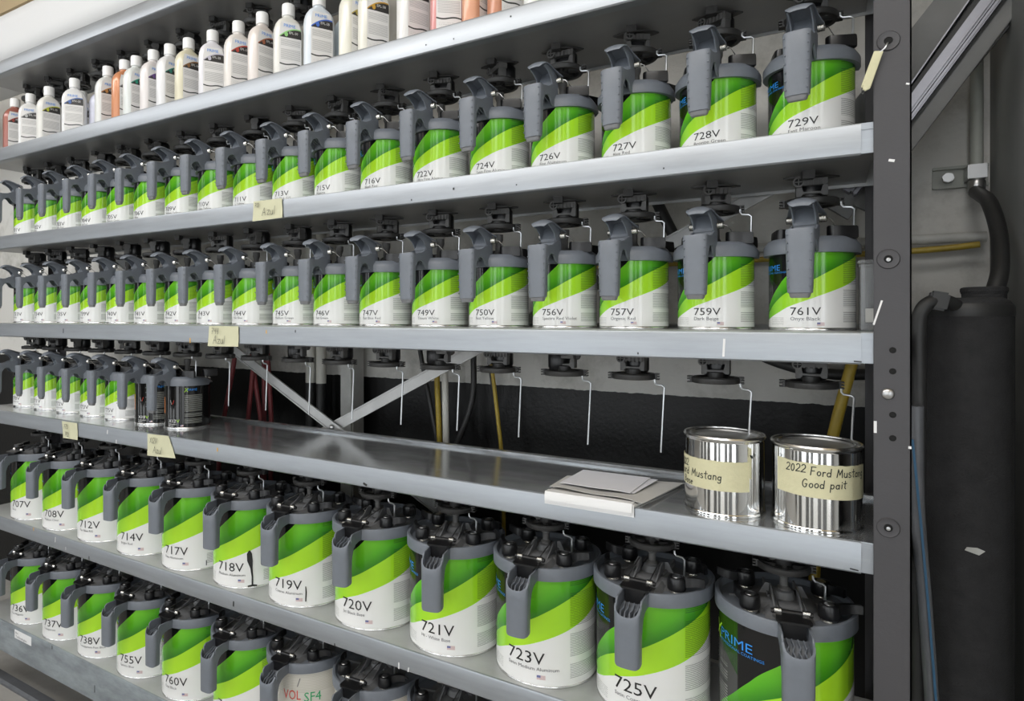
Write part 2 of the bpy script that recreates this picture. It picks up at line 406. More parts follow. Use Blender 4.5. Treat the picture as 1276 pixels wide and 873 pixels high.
# ------------------------------------------------------------------ lettering
_cache = {}
def glyphs(txt, size, sx=1.0, spacing=1.0, bold=0.0):
    key = (txt, size, sx, spacing, bold)
    if key not in _cache:
        cu = bpy.data.curves.new('t', 'FONT'); cu.body = txt; cu.size = size; cu.fill_mode = 'FRONT' if hasattr(cu, 'fill_mode') else cu.fill_mode
        cu.resolution_u = 2; cu.space_character = spacing; cu.offset = bold
        ob = bpy.data.objects.new('t', cu)
        me = bpy.data.meshes.new_from_object(ob)
        V = [(v.co.x * sx, v.co.y) for v in me.vertices]; F = [tuple(p.vertices) for p in me.polygons]
        bpy.data.objects.remove(ob); bpy.data.curves.remove(cu); bpy.data.meshes.remove(me)
        xs = [p[0] for p in V] or [0, 0]
        _cache[key] = (V, F, min(xs), max(xs))
    return _cache[key]
def wrap_text(name, txt, size, az0, z0, rad, mtl, sx=1.0, align='L', spacing=1.0, shear=0.0, bold=0.0):
    """letters printed on a can: az0 is the azimuth (deg) of the text's left end / centre"""
    V, F, x0, x1 = glyphs(txt, size, sx, spacing, bold)
    off = x0 if align == 'L' else (x0 + x1) / 2
    me = bpy.data.meshes.new(name); vs_ = []
    for x, y in V:
        a = R(az0) + (x - off + shear*y) / rad
        vs_.append((rad*math.sin(a), -rad*math.cos(a), z0 + y))
    me.from_pydata(vs_, [], F); me.materials.append(mtl)
    return me
def flat_text(name, txt, size, mtl, sx=1.0, align='L', spacing=1.0):
    V, F, x0, x1 = glyphs(txt, size, sx, spacing)
    off = x0 if align == 'L' else (x0 + x1)/2
    me = bpy.data.meshes.new(name)
    me.from_pydata([(x - off, 0, y) for x, y in V], [], F); me.materials.append(mtl)
    return me
def arc(cx, cy, rx, ry, a0, a1, n=8):
    return [(cx + rx*math.cos(R(a0 + (a1-a0)*i/n)), cy + ry*math.sin(R(a0 + (a1-a0)*i/n))) for i in range(n+1)]
HAND = {  # single-stroke handwriting, unit cap height
 '0': (0.6, [arc(.25,.5,.22,.5,90,450,12)]), '1': (0.25, [[(.1,1),(.08,0)]]),
 '2': (0.6, [arc(.25,.72,.22,.28,160,-40,7) + [(.0,.02),(.5,.04)]]),
 '3': (0.55, [arc(.2,.76,.2,.24,150,-80,6) + arc(.2,.26,.24,.27,80,-150,7)]),
 '4': (0.6, [[(.05,1),(.05,.5),(.42,.55)], [(.42,1),(.38,0)]]), '7': (0.55, [[(0,.95),(.42,1),(.15,0)], [(.08,.5),(.38,.52)]]),
 'X': (0.6, [[(0,1),(.45,0)], [(.45,1),(0,0)]]), 'V': (0.6, [[(0,1),(.22,0),(.5,1)]]),
 'A': (0.75, [[(0,0),(.34,1),(.6,0)], [(.12,.38),(.5,.40)]]), 'z': (0.55, [[(0,.55),(.42,.58),(.05,.02),(.48,.04)]]),
 'u': (0.55, [[(.02,.55)] + arc(.2,.2,.18,.2,180,360,6) + [(.4,.55),(.42,0)]]), 'l': (0.25, [[(.08,1.05),(.06,0)]]),
 'F': (0.65, [[(.06,1),(.02,0)], [(.0,1),(.5,1.02)], [(.04,.52),(.4,.54)]]), 'o': (0.55, [arc(.22,.27,.2,.27,90,450,10)]),
 'r': (0.45, [[(.03,.55),(.05,0)], [(.05,.35)] + arc(.22,.35,.16,.2,170,50,4)]),
 'd': (0.6, [arc(.2,.26,.19,.26,40,320,8), [(.42,1),(.41,0)]]), 'M': (0.8, [[(0,0),(.1,.95),(.32,.3),(.56,.95),(.64,0)]]),
 's': (0.48, [arc(.2,.42,.16,.14,40,250,5) + arc(.2,.13,.17,.14,80,-140,5)]), 't': (0.5, [[(.2,.95),(.2,.1),(.32,.0)], [(0,.62),(.42,.66)]]),
 'a': (0.58, [arc(.2,.26,.19,.26,40,320,8), [(.41,.54),(.43,0)]]), 'n': (0.55, [[(.03,.55),(.04,0)], [(.04,.3)] + arc(.2,.32,.17,.22,160,0,5) + [(.38,0)]]),
 'g': (0.58, [arc(.2,.28,.19,.24,40,320,8), [(.4,.54),(.4,-.2)] + arc(.22,-.2,.18,.18,0,-160,5)]),
 'B': (0.65, [[(.05,1),(.03,0)], [(.05,1)] + arc(.15,.76,.26,.24,80,-80,5) + arc(.15,.26,.32,.27,80,-100,6)]),
 'e': (0.52, [[(.03,.3),(.38,.34)] + arc(.2,.28,.19,.26,10,300,8)]), 'G': (0.7, [arc(.28,.5,.28,.5,50,300,9) + [(.5,.42),(.3,.42)]]),
 'p': (0.58, [[(.04,.55),(.03,-.4)], arc(.22,.28,.19,.26,150,-150,8)]), 'i': (0.25, [[(.08,.52),(.09,0)], [(.08,.76),(.09,.82)]]), ' ': (0.45, []),
}
def hand_text(txt, x0, y0, size, th, jit=0.03):
    """flat ribbons (2-D quads) for a line of handwriting"""
    V = []; F = []; x = x0
    for ch in txt:
        w, strokes = HAND[ch]
        dy = random.uniform(-jit, jit)*size; sc = size*random.uniform(.94, 1.06)
        for st in strokes:
            P = [(x + p[0]*sc + 0.10*p[1]*sc, y0 + dy + p[1]*sc) for p in st]
            for p, q in zip(P[:-1], P[1:]):
                tx, ty = q[0]-p[0], q[1]-p[1]; l = math.hypot(tx, ty) or 1
                ex, ey = tx/l*th*0.4, ty/l*th*0.4; nx, ny = -ty/l*th/2, tx/l*th/2
                k = len(V)
                V += [(p[0]-ex+nx, p[1]-ey+ny), (p[0]-ex-nx, p[1]-ey-ny), (q[0]+ex-nx, q[1]+ey-ny), (q[0]+ex+nx, q[1]+ey+ny)]
                F.append((k, k+1, k+2, k+3))
        x += w*size*1.12
    return V, F, x
def mesh2d(name, V, F, fn, mtl):
    me = bpy.data.meshes.new(name); me.from_pydata([fn(*p) for p in V], [], F); me.materials.append(mtl); return me

# ------------------------------------------------------------------ dimensions
SH = dict(T=0.741, S0=0.489, S1=0.2334, S2=-0.0196, S3=-0.2721, S4=-0.5801, S5=-0.8775)   # shelf tops relative to camera height
LIP = 0.0385
XL, XR = -2.205, 0.0385
DEP = 0.2263
YQ, YG = 0.112, 0.0918
S1X = [-0.0307,-0.1522,-0.2733,-0.3967,-0.5157,-0.6392,-0.765,-0.8876,-1.0098,-1.1345,-1.2572,-1.3804,-1.5074,-1.6277,-1.7463,-1.8728,-1.9932,-2.1142]
S2X = [-0.0297,-0.1549,-0.2768,-0.3933,-0.5177,-0.6417,-0.7678,-0.8899,-1.0083,-1.138,-1.2609,-1.3829,-1.5068,-1.6296,-1.7534,-1.8728,-1.9945,-2.1142]
S4X = [-0.0626,-0.2429,-0.4183,-0.5954,-0.7735,-0.9542,-1.1281,-1.31,-1.4895,-1.6666,-1.8411,-2.0155]

# ------------------------------------------------------------------ room shell
WY = 0.42
struct('floor', MB().box(-5.5, 2.2, -4.0, WY, -0.05, 0).mesh('floor', M_floor))
struct('wall_back', MB().box(-5.5, 0.35, WY, WY + 0.1, 0, 2.8).mesh('wall_back', M_wall))
struct('wall_right', MB().box(0.213, 0.35, -0.05, WY, 0, 2.8).mesh('wall_right', M_wallr))
struct('trim_1', MB().box(-5.5, 0.35, WY - 0.05, WY, 2.33, 2.8).mesh('tan_beam', M_ceil))
M_room = mat('added_wall_paint', (0.45, 0.45, 0.44), 0.8, 0, var=0.06, scale=2)
struct('wall_left_added', MB().box(-5.6, -5.5, -2.1, WY, 0, 2.8).mesh('wall_left_added', M_room))  # unseen wall added to block world light from the left
wf = MB(); REFLECT_BAYS = [(-4.7, -4.1), (-3.3, -2.8), (-2.3, -1.95), (-1.5, -0.95), (-0.62, -0.46), (-0.2, 0.22), (0.55, 0.72), (1.15, 1.75)]   # openings invented behind the camera so tin cans and shelf lips reflect streaks
xa = -5.6
for x0, x1 in REFLECT_BAYS:
    wf.box(xa, x0, -2.2, -2.1, 0, 2.8); wf.box(x0, x1, -2.2, -2.1, 2.6, 2.8); xa = x1
wf.box(xa, 2.3, -2.2, -2.1, 0, 2.8)
struct('wall_front_added', wf.mesh('wall_front_added', mat('added_dark_pier', (0.16, 0.16, 0.16), 0.7, 0, var=0.06, scale=2)))  # invented unseen wall, piers kept dark for contrast in the reflections
struct('wall_far_added', MB().box(2.2, 2.3, -2.1, WY, 0, 2.8).mesh('wall_far_added', M_room))  # unseen wall added to cut the light reaching the right side
struct('ceiling', MB().box(-5.5, 2.2, -4.0, WY + 0.1, 2.8, 2.9).mesh('ceiling', M_ceil))

# ------------------------------------------------------------------ rack
rack = thing('mixing_rack', 'tall galvanised steel paint mixing rack with dark end post and seven long shelves', 'rack', (0, 0, 0))
def make_shelf(key):
    z = ZC + SH[key]; low = key == 'S5'
    lip = 0.09 if low else LIP
    m = MB()
    yb = 0.0
    # front lip with a rounded top edge, returned under
    prof = [(0.004, 0.0), (0.0012, -0.0010), (0.0, -0.004), (0.0, -lip+0.002), (0.002, -lip), (0.020, -lip), (0.020, -lip+0.002), (0.0025, -lip+0.002), (0.0025, -0.004), (0.004, -0.0022)]
    m.prism(prof, XL, XR - 0.0125, 'x')
    m.box(XR - 0.0125, XR + 0.03, 0.0008, 0.004, -0.0085, -0.0008)
    # short stepped end piece tucked behind the post
    m.box(XR - 0.0125, XR + 0.03, 0.0022, 0.004, -lip + 0.0015, -0.008)
    sh = put('shelf', m.mesh('shelf_lip', M_lowlip if low else M_galv), rack, (0, 0, z))
    t = MB().box(XL, XR + 0.034, 0.0035, DEP, -0.0022, 0.0)
    t.prism([(DEP - 0.004, 0.0), (DEP - 0.006, 0.006), (DEP, 0.008), (DEP, -lip), (DEP - 0.002, -lip), (DEP - 0.002, 0.0)], XL, XR + 0.034, 'x')
    put('shelf_top', t.mesh('shelf_sheet', M_sheet if key == 'S3' else M_sheetd, 0), sh)
    u = MB().box(XL, XR, 0.0205, DEP - 0.003, -lip + 0.0045, -lip + 0.006)
    put('shelf_underside', u.mesh('shelf_underside', M_under), sh)
    return sh
SHELF = {k: make_shelf(k) for k in SH}

def make_post(y0, y1, front):
    m = MB(); s = -1 if front else 1
    ya = y0 if front else y1
    # angle section: wide flange facing the aisle, side flange at the outer end
    m.box(0.0383, 0.0752, min(ya, ya + 0.0025*(-s)), max(ya, ya + 0.0025*(-s)), 0, 2.45)
    m.box(0.0727, 0.0752, min(y0, y1), max(y0, y1), 0, 2.45)
    return put('post', m.mesh('post', M_post, 0.0008), rack)
post = make_post(-0.005, 0.034, True)
make_post(DEP - 0.01, DEP + 0.03, False)
pl = MB().box(XL - 0.037, XL, -0.005, -0.0025, 0, 2.45).box(XL - 0.037, XL - 0.0345, -0.0025, 0.034, 0, 2.45)
put('post', pl.mesh('post_left', M_post, 0.0008), rack)
pl = MB().box(XL - 0.037, XL, DEP + 0.0275, DEP + 0.03, 0, 2.45).box(XL - 0.037, XL - 0.0345, DEP - 0.01, DEP + 0.0275, 0, 2.45)
put('post', pl.mesh('post_left_rear', M_post, 0.0008), rack)
# side frame plate seen behind the front post at each shelf
for k in SH:
    put('shelf_bracket', MB().box(0.0700, 0.0724, 0.02, DEP + 0.02, SH[k] + ZC - 0.036, SH[k] + ZC - 0.004).mesh('bracket', M_post), rack)
# recessed washers, holes and bolts of the front post
washer = MB(); mw = xf((0, 0, 0), 'X', R(90))
washer.lathe([(0.0045, 0.0003), (0.0045, 0.0014), (0.0085, 0.0010), (0.0108, 0.0016), (0.0118, 0.0003)], 28, mw)
washer_me = washer.mesh('washer', M_post)
hole_me = MB().lathe([(0.0001, 0.0009), (0.0046, 0.0009), (0.0046, 0.0)], 20, mw).mesh('hole', M_hole)
bolt_me = MB().lathe([(0.0001, 0.0035), (0.0045, 0.0030), (0.0066, 0.0012), (0.0070, 0.0)], 20, mw).mesh('bolt', M_zinc)
nut_me = MB().lathe([(0.0001, 0.0022), (0.0022, 0.0018), (0.0026, 0.0)], 12, mw).mesh('bolt_tip', M_zinc)
for zz in (0.3238, 0.0675, -0.2483):
    w = put('washer', washer_me, post, (0.0528, -0.0052, ZC + zz))
    put('hole', hole_me, w)
    if zz != 0.3238: put('bolt', nut_me, w, (0.0, -0.0008, -0.0008))
sm_hole = MB().lathe([(0.0001, 0.0005), (0.0032, 0.0005), (0.0036, 0.0)], 16, mw).mesh('small_hole', M_hole)
for zz in (-0.0396, -0.0643, -0.1154, -0.1428):
    put('hole', sm_hole, post, (0.0571, -0.0052, ZC + zz), (0, 0, 0))
put('bolt', bolt_me, post, (0.0524, -0.0052, ZC - 0.0911))
# paint nicks on the post
for (x, zz, w, h, t) in ((0.0425, 0.0045, 0.002, 0.030, 16), (0.0400, -0.131, 0.003, 0.014, 0), (0.0715, 0.270, 0.0035, 0.002, 20), (0.056, 0.183, 0.006, 0.003, 15), (0.0735, -0.152, 0.003, 0.003, 0)):
    put('paint_nick', MB().box(-w/2, w/2, -0.0005, 0, -h/2, h/2).mesh('nick', M_whitep), post, (x, -0.0051, ZC + zz), (0, R(t), 0))
# rear cross bracing
def brace(x0, z0, x1, z1, y):
    d = Vector((x1-x0, 0, z1-z0)); L_ = d.length; ang = math.atan2(d.z, d.x)
    m = MB().box(0, L_, 0, 0.002, -0.0125, 0.0125).box(0, L_, -0.0025, 0.0, -0.0125, -0.0095).box(0, L_, -0.0025, 0.0, 0.0095, 0.0125)
    return put('cross_brace', m.mesh('cross_brace', M_brace), rack, (x0, y, ZC + z0), (0, -ang, 0))
b1 = brace(-2.2, 0.335, 0.05, -0.80, DEP + 0.010)
b2 = brace(-2.2, -0.86, 0.05, 0.28, DEP + 0.016)
put('bolt', bolt_me, rack, (-1.02, DEP + 0.0075, ZC - 0.262))

# paint drips and ticks on the lips
def smudge(key, x, z, w, h, m_, tilt=0):
    put('paint_mark', MB().box(-w/2, w/2, -0.0003, 0, -h/2, h/2).mesh('mark', m_), SHELF[key], (x, -0.0002, z - SH[key]), (0, R(tilt), 0))
for a in [('S2',-1.7378,-0.0377,0.0025,0.012,M_ink,4),('S2',-1.223,-0.053,0.003,0.011,M_orange,0),('S3',-1.1328,-0.2848,0.003,0.008,M_orange,0),('S3',-1.538,-0.2848,0.003,0.010,M_whitep,6),
          ('S3',-1.5009,-0.3048,0.003,0.009,M_whitep,0),('S4',-1.8876,-0.5842,0.003,0.009,M_orange,0),('S4',-1.7769,-0.593,0.0025,0.014,M_whitep,5),('S4',-1.7262,-0.607,0.0018,0.008,M_whitep,0),
          ('S4',-1.6185,-0.6112,0.003,0.009,M_ink,0),('S4',-1.0824,-0.6028,0.003,0.011,M_ink,4),('S4',-0.6569,-0.6127,0.0024,0.011,M_whitep,0),('S4',-0.6364,-0.6140,0.002,0.008,M_whitep,10),
          ('S3',-0.732,-0.3046,0.009,0.004,M_ink,20),('S2',-0.2405,-0.0523,0.0016,0.003,M_ink,0),('S2',-0.1274,-0.0415,0.0028,0.024,M_whitep,3),('S2',0.0226,-0.0545,0.008,0.0018,M_ink,3),
          ('S3',0.0190,-0.3062,0.009,0.0016,M_ink,5),('S5',-1.7929,-0.8832,0.003,0.010,M_ink,0),('S5',-1.5935,-0.9348,0.0025,0.018,M_ink,0),('S4',-0.8045,-0.6151,0.0022,0.005,M_ink,0),
          ('S1',-0.545,0.2125,0.003,0.004,M_ink,0),('S1',-0.43,0.207,0.002,0.002,M_ink,0),('S1',-0.205,0.206,0.002,0.002,M_ink,0),('S1',-0.63,0.202,0.002,0.003,M_ink,0),('S0',-0.44,0.474,0.0025,0.0025,M_ink,0),
          ('S0',-0.60,0.464,0.002,0.002,M_ink,0),('S0',-0.545,0.462,0.002,0.002,M_ink,0),('S2',-0.985,-0.031,0.0022,0.007,M_orange,0),('S2',-0.905,-0.029,0.002,0.005,M_ink,0)]:
    smudge(*a)

# ------------------------------------------------------------------ stirrer drives (hang under the shelves)
def leaf(l, w, n=9):
    top = [(-l/2 + l*i/n, w/2*math.sin(math.pi*i/n)**0.8) for i in range(n+1)]
    return top + [(x, -y) for x, y in reversed(top[1:-1])]
drv_plate = MB().prism(leaf(0.072, 0.030), -0.0065, -0.0040, 'z').box(-0.016, -0.001, -0.026, -0.012, -0.011, 0.004)
drv_plate = drv_plate.mesh('mounting_plate', M_drive, 0.0006)
# black motor block at the back
dh = MB().loft([[Vector((0.020*math.cos(a)*q, 0.016 + 0.017*math.sin(a)*q, z)) for a in [2*math.pi*i/16 for i in range(16)]] for q, z in ((0.85, -0.005), (1, -0.010), (1, -0.032), (0.9, -0.036))])
drv_block = dh.mesh('motor_block', M_black)
# crank arm with ribs and a round pivot
cb = MB().box(-0.018, 0.020, -0.010, 0.006, -0.017, -0.0075)
for i in range(5): cb.box(-0.010 + 0.006*i, -0.007 + 0.006*i, -0.0125, -0.009, -0.018, -0.0095)
cb.prism([(-0.019,-0.017),(-0.012,-0.017),(-0.010,-0.026),(0.012,-0.026),(0.014,-0.017),(0.020,-0.017),(0.020,-0.032),(0.014,-0.032),(0.011,-0.029),(-0.010,-0.029),(-0.013,-0.033),(-0.019,-0.033)], -0.009, 0.004, 'y')
drv_crank = cb.mesh('crank_arm', M_drive2, 0.0006)
pv = MB().cyl((-0.016, -0.016, -0.013), (-0.016, -0.008, -0.013), 0.0072, n=16)
drv_pivot = pv.mesh('pivot', M_drive2, 0.0006)
sc = MB().cyl((-0.016, -0.0163, -0.013), (-0.016, -0.0158, -0.013), 0.0050, n=14)
drv_socket = sc.mesh('pivot_socket', M_hole)
cr = MB().box(-0.0205, -0.0115, -0.0170, -0.0162, -0.0136, -0.0124).box(-0.0166, -0.0154, -0.0170, -0.0162, -0.0175, -0.0085)
drv_cross = cr.mesh('pivot_screw', M_drive2)
# ring wheel with forked ends
dk = MB().lathe([(0.0275, -0.0455), (0.0330, -0.0455), (0.0340, -0.0440), (0.0340, -0.0380), (0.0325, -0.0365), (0.0275, -0.0365), (0.0275, -0.0455)], 32)
for a in (0, 60, 120):
    dk.box(-0.029, 0.029, -0.003, 0.003, -0.0440, -0.0390, rz(R(a)))
dk.lathe([(0.0001, -0.047), (0.011, -0.047), (0.011, -0.030), (0.0001, -0.030)], 16)
for s in (-1, 1):
    for z in (-0.0450, -0.0408, -0.0370): dk.box(min(s*0.032, s*0.0395), max(s*0.032, s*0.0395), -0.006, 0.006, z - 0.0010, z + 0.0010)
    dk.box(min(s*0.032, s*0.0355), max(s*0.032, s*0.0355), -0.0065, 0.0065, -0.0460, -0.0360)
drv_disc = dk.mesh('drive_wheel', M_drive)
def rod_mesh(length, dx=-0.005):
    return MB().tube([(0.036, -0.014, -0.044), (0.0362, -0.014, -0.0485), (0.0385, -0.014, -0.0515), (0.0475, -0.014, -0.0525), (0.0505, -0.014, -0.0555), (0.0505 + dx, -0.014, -length)], 0.0015, 8).mesh('wire_rod', M_rod)
drv_rod = rod_mesh(0.156)
drv_rod_s = rod_mesh(0.094, -0.001)
def drive(x, y, key, label, ang=0.0, rod=None):
    z = ZC + SH[key] - LIP + 0.0045
    t = thing('stirrer_drive', label, 'stirrer drive', (x, y, z), 0, 'stirrer drives hanging under the shelves')
    put('mounting_plate', drv_plate, t, (0, 0, 0), R(14) + ang*0.15)
    put('motor_block', drv_block, t, (0, 0, 0), ang*0.3)
    c = put('crank_arm', drv_crank, t, (0, 0, 0), ang)
    p = put('pivot', drv_pivot, t, (0, 0, 0), ang)
    put('pivot_socket', drv_socket, p); put('pivot_screw', drv_cross, p)
    put('drive_wheel', drv_disc, t, (0, 0, 0), R(8))
    if rod: put('wire_rod', rod, t)
    return t

# ------------------------------------------------------------------ paint cans
def can_body(r, h):
    p = [(0.001, 0.0030), (r - 0.004, 0.0030), (r - 0.003, 0.0), (r - 0.0004, 0.0), (r, 0.0012), (r - 0.0002, 0.0034), (r - 0.0012, 0.0046), (r - 0.0012, h - 0.006), (r, h - 0.004), (r, h - 0.001), (r - 0.002, h), (r - 0.006, h - 0.004), (0.001, h - 0.004)]
    return MB().lathe(p, 56).mesh('can_body', M_rim)
def can_label_mesh(r, z0, z1, mtl, n=64):
    me = bpy.data.meshes.new('label'); V = []; F = []; UVs = []
    for k, z in enumerate((z0, z1)):
        for i in range(n + 1):
            a = -math.pi + 2*math.pi*i/n
            V.append((r*math.sin(a), -r*math.cos(a), z))
    for i in range(n):
        F.append((i, i+1, n+1+i+1, n+1+i)); UVs += [(i/n, 0), ((i+1)/n, 0), ((i+1)/n, 1), (i/n, 1)]
    me.from_pydata(V, [], F)
    uv = me.uv_layers.new(name='UVMap')
    for l, c in zip(uv.data, UVs): l.uv = c
    me.polygons.foreach_set('use_smooth', [True]*len(me.polygons)); me.materials.append(mtl)
    return me
def flag_mesh(r, az, z0, w, h):
    me = bpy.data.meshes.new('flag_print'); V = []; n = 3
    for z in (z0, z0 + h):
        for i in range(n+1):
            a = R(az) + w*i/n/r; V.append((r*math.sin(a), -r*math.cos(a), z))
    F = []; UVs = []
    for i in range(n):
        F.append((i, i+1, n+2+i, n+1+i)); UVs += [(i/n,0), ((i+1)/n,0), ((i+1)/n,1), (i/n,1)]
    me.from_pydata(V, [], F); uv = me.uv_layers.new(name='UVMap')
    for l, c in zip(uv.data, UVs): l.uv = c
    me.materials.append(M_flag); return me
def rrect(w, d, rad, n=4):
    pts = []
    for cx_, cy_, a0 in ((w/2-rad, d/2-rad, 0), (-w/2+rad, d/2-rad, 90), (-w/2+rad, -d/2+rad, 180), (w/2-rad, -d/2+rad, 270)):
        pts += [(cx_ + rad*math.cos(R(a0 + 90*i/n)), cy_ + rad*math.sin(R(a0 + 90*i/n))) for i in range(n+1)]
    return pts
def dsec(w, d, n=7):
    """D-shaped section: rounded towards -y, flat towards +y"""
    pts = [(w/2*math.cos(R(180 + 180*i/(2*n))), -d*0.12 + (d*0.42)*math.sin(R(180 + 180*i/(2*n)))) for i in range(2*n+1)]
    pts = [(x, max(y, -d/2)) for x, y in pts]
    return pts + [(w/2, d*0.42), (w/2 - 0.003, d/2), (-w/2 + 0.003, d/2), (-w/2, d*0.42)]

def dround(w, d, e=2.5, n=10):
    pts = []
    for i in range(2*n + 1):
        a = R(180 + 180*i/(2*n)); c, s = math.cos(a), math.sin(a)
        pts.append((w/2*math.copysign(abs(c)**(2/e), c), d*0.05 - d*0.55*abs(s)**(2/e)))
    return pts + [(w/2, d*0.42), (w/2 - 0.003, d/2), (-w/2 + 0.003, d/2), (-w/2, d*0.42)]

# ---- quart size
QR = 0.054
q_body = can_body(QR, 0.119)
q_label = can_label_mesh(QR - 0.0007, 0.0046, 0.1125, M_green)
q_blabel = can_label_mesh(QR - 0.0007, 0.0046, 0.1125, M_blacklab)
def q_collar():
    m = MB(); n = 64; ro, ri = 0.0588, 0.0490; rings = []
    def ztop(a):            # a: angle from the handle direction
        a = abs(a)
        if a < 80: return 0.1265
        if a < 130: return 0.1265 - 0.009*(a - 80)/50
        return 0.1175
    ring = []
    for i in range(n):
        a = -180 + 360*i/n; s, c = math.sin(R(a)), -math.cos(R(a)); zt = ztop(a); zb = 0.1045 if abs(a) < 118 else 0.1095
        bulge = 1 + 0.018*math.cos(R(2*a + 180))
        P = [(ro*bulge, zb), (ro*bulge, zt - 0.010), (ro*bulge - 0.006, zt - 0.001), (ro*bulge - 0.0085, zt), (ri, zt - 0.002), (ri, zb)]
        ring.append([Vector((r*s, r*c, z)) for r, z in P])
    k = len(ring[0]); V = [p for rr in ring for p in rr]; F = []
    for i in range(n):
        j = (i+1) % n
        for q in range(k): F.append((i*k+q, j*k+q, j*k+(q+1) % k, i*k+(q+1) % k))
    m.add(V, F)
    return m.mesh('lid_collar', M_grey)
q_collar_me = q_collar()
q_lid = MB().lathe([(0.0495, 0.112), (0.0495, 0.1165), (0.030, 0.1175), (0.022, 0.119), (0.016, 0.126), (0.010, 0.128), (0.001, 0.128)], 36)
for a in (45, 135): q_lid.box(-0.042, 0.042, -0.0012, 0.0012, 0.114, 0.1225, rz(R(a)))
q_lid_me = q_lid.mesh('lid_plate', M_greyd)
def q_grip():
    m = MB(); rings = []
    for z, w, d, dy in ((0.0495, 0.0250, 0.0090, 0.001), (0.0500, 0.0285, 0.0120, 0), (0.060, 0.0300, 0.0125, 0), (0.100, 0.0320, 0.0130, 0), (0.130, 0.0335, 0.0140, 0), (0.1322, 0.0320, 0.0125, 0)):
        rings.append([Vector((x, y - 0.0945 + dy, z)) for x, y in dround(w, d)])
    m.loft(rings)
    for s in (-1, 1):
        for k in range(7):
            z = 0.058 + 0.0112*k; w = 0.0312 + 0.0033*(z - 0.06)/0.07
            p = Vector((s*(w/2 - 0.0030), -0.1000, z))
            m.lathe([(0.0013, -0.0004), (0.0010, 0.0006), (0.0003, 0.0009)], 6, xf(p, 'X', R(90)), False, True)
    return m.mesh('handle_grip', M_grey)
q_grip_me = q_grip()
q_gripcap = MB().loft([[Vector((x, y - 0.0940, z)) for x, y in dsec(w, d)] for z, w, d in ((0.0435, 0.0200, 0.0070), (0.0450, 0.0225, 0.0085), (0.0497, 0.0250, 0.0100))]).mesh('grip_end', M_greyd)
def q_arm():
    m = MB()
    outline = [(-0.0895, 0.1315), (-0.0740, 0.1335), (-0.0640, 0.1385), (-0.0560, 0.1410), (-0.0470, 0.1410), (-0.0470, 0.1060), (-0.0575, 0.1050), (-0.0630, 0.1075), (-0.0665, 0.1130), (-0.0700, 0.1180), (-0.0745, 0.1195), (-0.0820, 0.1175), (-0.0855, 0.1130), (-0.0895, 0.1060)]
    for s in (-1, 1):
        a, b = sorted((s*0.0166, s*0.0136)); m.prism(outline, a, b, 'x')
    m.box(-0.0150, 0.0150, -0.0890, -0.0480, 0.1270, 0.1292)
    m.box(-0.0150, 0.0150, -0.0510, -0.0480, 0.1060, 0.1292)
    for x in (-0.007, 0.0, 0.007):
        m.prism([(-0.082, 0.128), (-0.050, 0.128), (-0.050, 0.110), (-0.066, 0.1165), (-0.074, 0.1210), (-0.082, 0.1170)], x - 0.0008, x + 0.0008, 'x')
    return m.mesh('handle_arm', M_grey, 0.0005, 1)
q_arm_me = q_arm()
def sheet(stations, th):
    """crowned strip: stations of (y, z, half width)"""
    m = MB(); rings = []; nx = 6
    for (y, z, w, crown) in stations:
        top = [Vector((-w + 2*w*i/nx, y, z - crown*((2*i/nx - 1)**2))) for i in range(nx+1)]
        bot = [p + Vector((0, 0, -th)) for p in reversed(top)]
        rings.append(top + bot)
    return m.loft(rings)
q_lev = sheet([(-0.0895, 0.1640, 0.0095, 0.0008), (-0.0885, 0.1672, 0.0130, 0.0016), (-0.0845, 0.1712, 0.0160, 0.0030), (-0.0770, 0.1742, 0.0172, 0.0045), (-0.0680, 0.1742, 0.0175, 0.0055), (-0.0580, 0.1712, 0.0185, 0.0062), (-0.0480, 0.1672, 0.0215, 0.0070), (-0.0400, 0.1648, 0.0235, 0.0075), (-0.0360, 0.1635, 0.0215, 0.0075)], 0.0022)
for s in (-1, 1):
    a, b = sorted((s*0.0142, s*0.0120))
    q_lev.prism([(-0.0835, 0.1640), (-0.0760, 0.1690), (-0.0600, 0.1690), (-0.0440, 0.1620), (-0.0400, 0.1540), (-0.0390, 0.1260), (-0.0530, 0.1260), (-0.0570, 0.1410), (-0.0640, 0.1530), (-0.0720, 0.1590)], a, b, 'x')
q_lev.box(-0.0125, 0.0125, -0.058, -0.055, 0.1300, 0.1450)
q_lev.prism([(-0.0600, 0.1400), (-0.0580, 0.1400), (-0.0440, 0.1640), (-0.0470, 0.1660)], -0.0125, 0.0125, 'x')
q_lev_me = q_lev.mesh('thumb_lever', M_grey, 0.0005, 1)
def coil(x0, x1, y, z, r):
    m = MB(); n = 5; pts = []
    L_ = x1 - x0
    prof = []
    for i in range(n*4 + 1):
        prof.append((r*(0.80 + 0.20*abs(math.sin(math.pi*i/4))), L_*i/(n*4)))
    m.lathe(prof, 14, xf((x0, y, z), 'Y', R(90)), True, True)
    return m
q_spring = coil(0.0150, 0.0240, -0.0430, 0.1500, 0.0054).mesh('spring', M_steel)
def wing_knob(l, w, h, taper=0.75):
    """black clamp knob: round boss with a drawn-out wing (boss at origin, wing towards +x)"""
    pts = [( -w/2*math.cos(R(a)), w/2*math.sin(R(a))) for a in range(-80, 81, 20)]
    pts += [(l*0.55, w*0.42), (l*0.95, w*0.30), (l, w*0.1), (l*0.98, -w*0.22), (l*0.55, -w*0.38)]
    m = MB().loft([[Vector((x, y, 0)) for x, y in pts], [Vector((x, y, h*0.55)) for x, y in pts], [Vector((x*(0.98), y*0.9, h*(1.0 if x < l*0.3 else taper))) for x, y in pts]])
    return m
q_knob_me = wing_knob(0.029, 0.0165, 0.0175, 0.95).mesh('clamp_knob', M_black, 0.001)
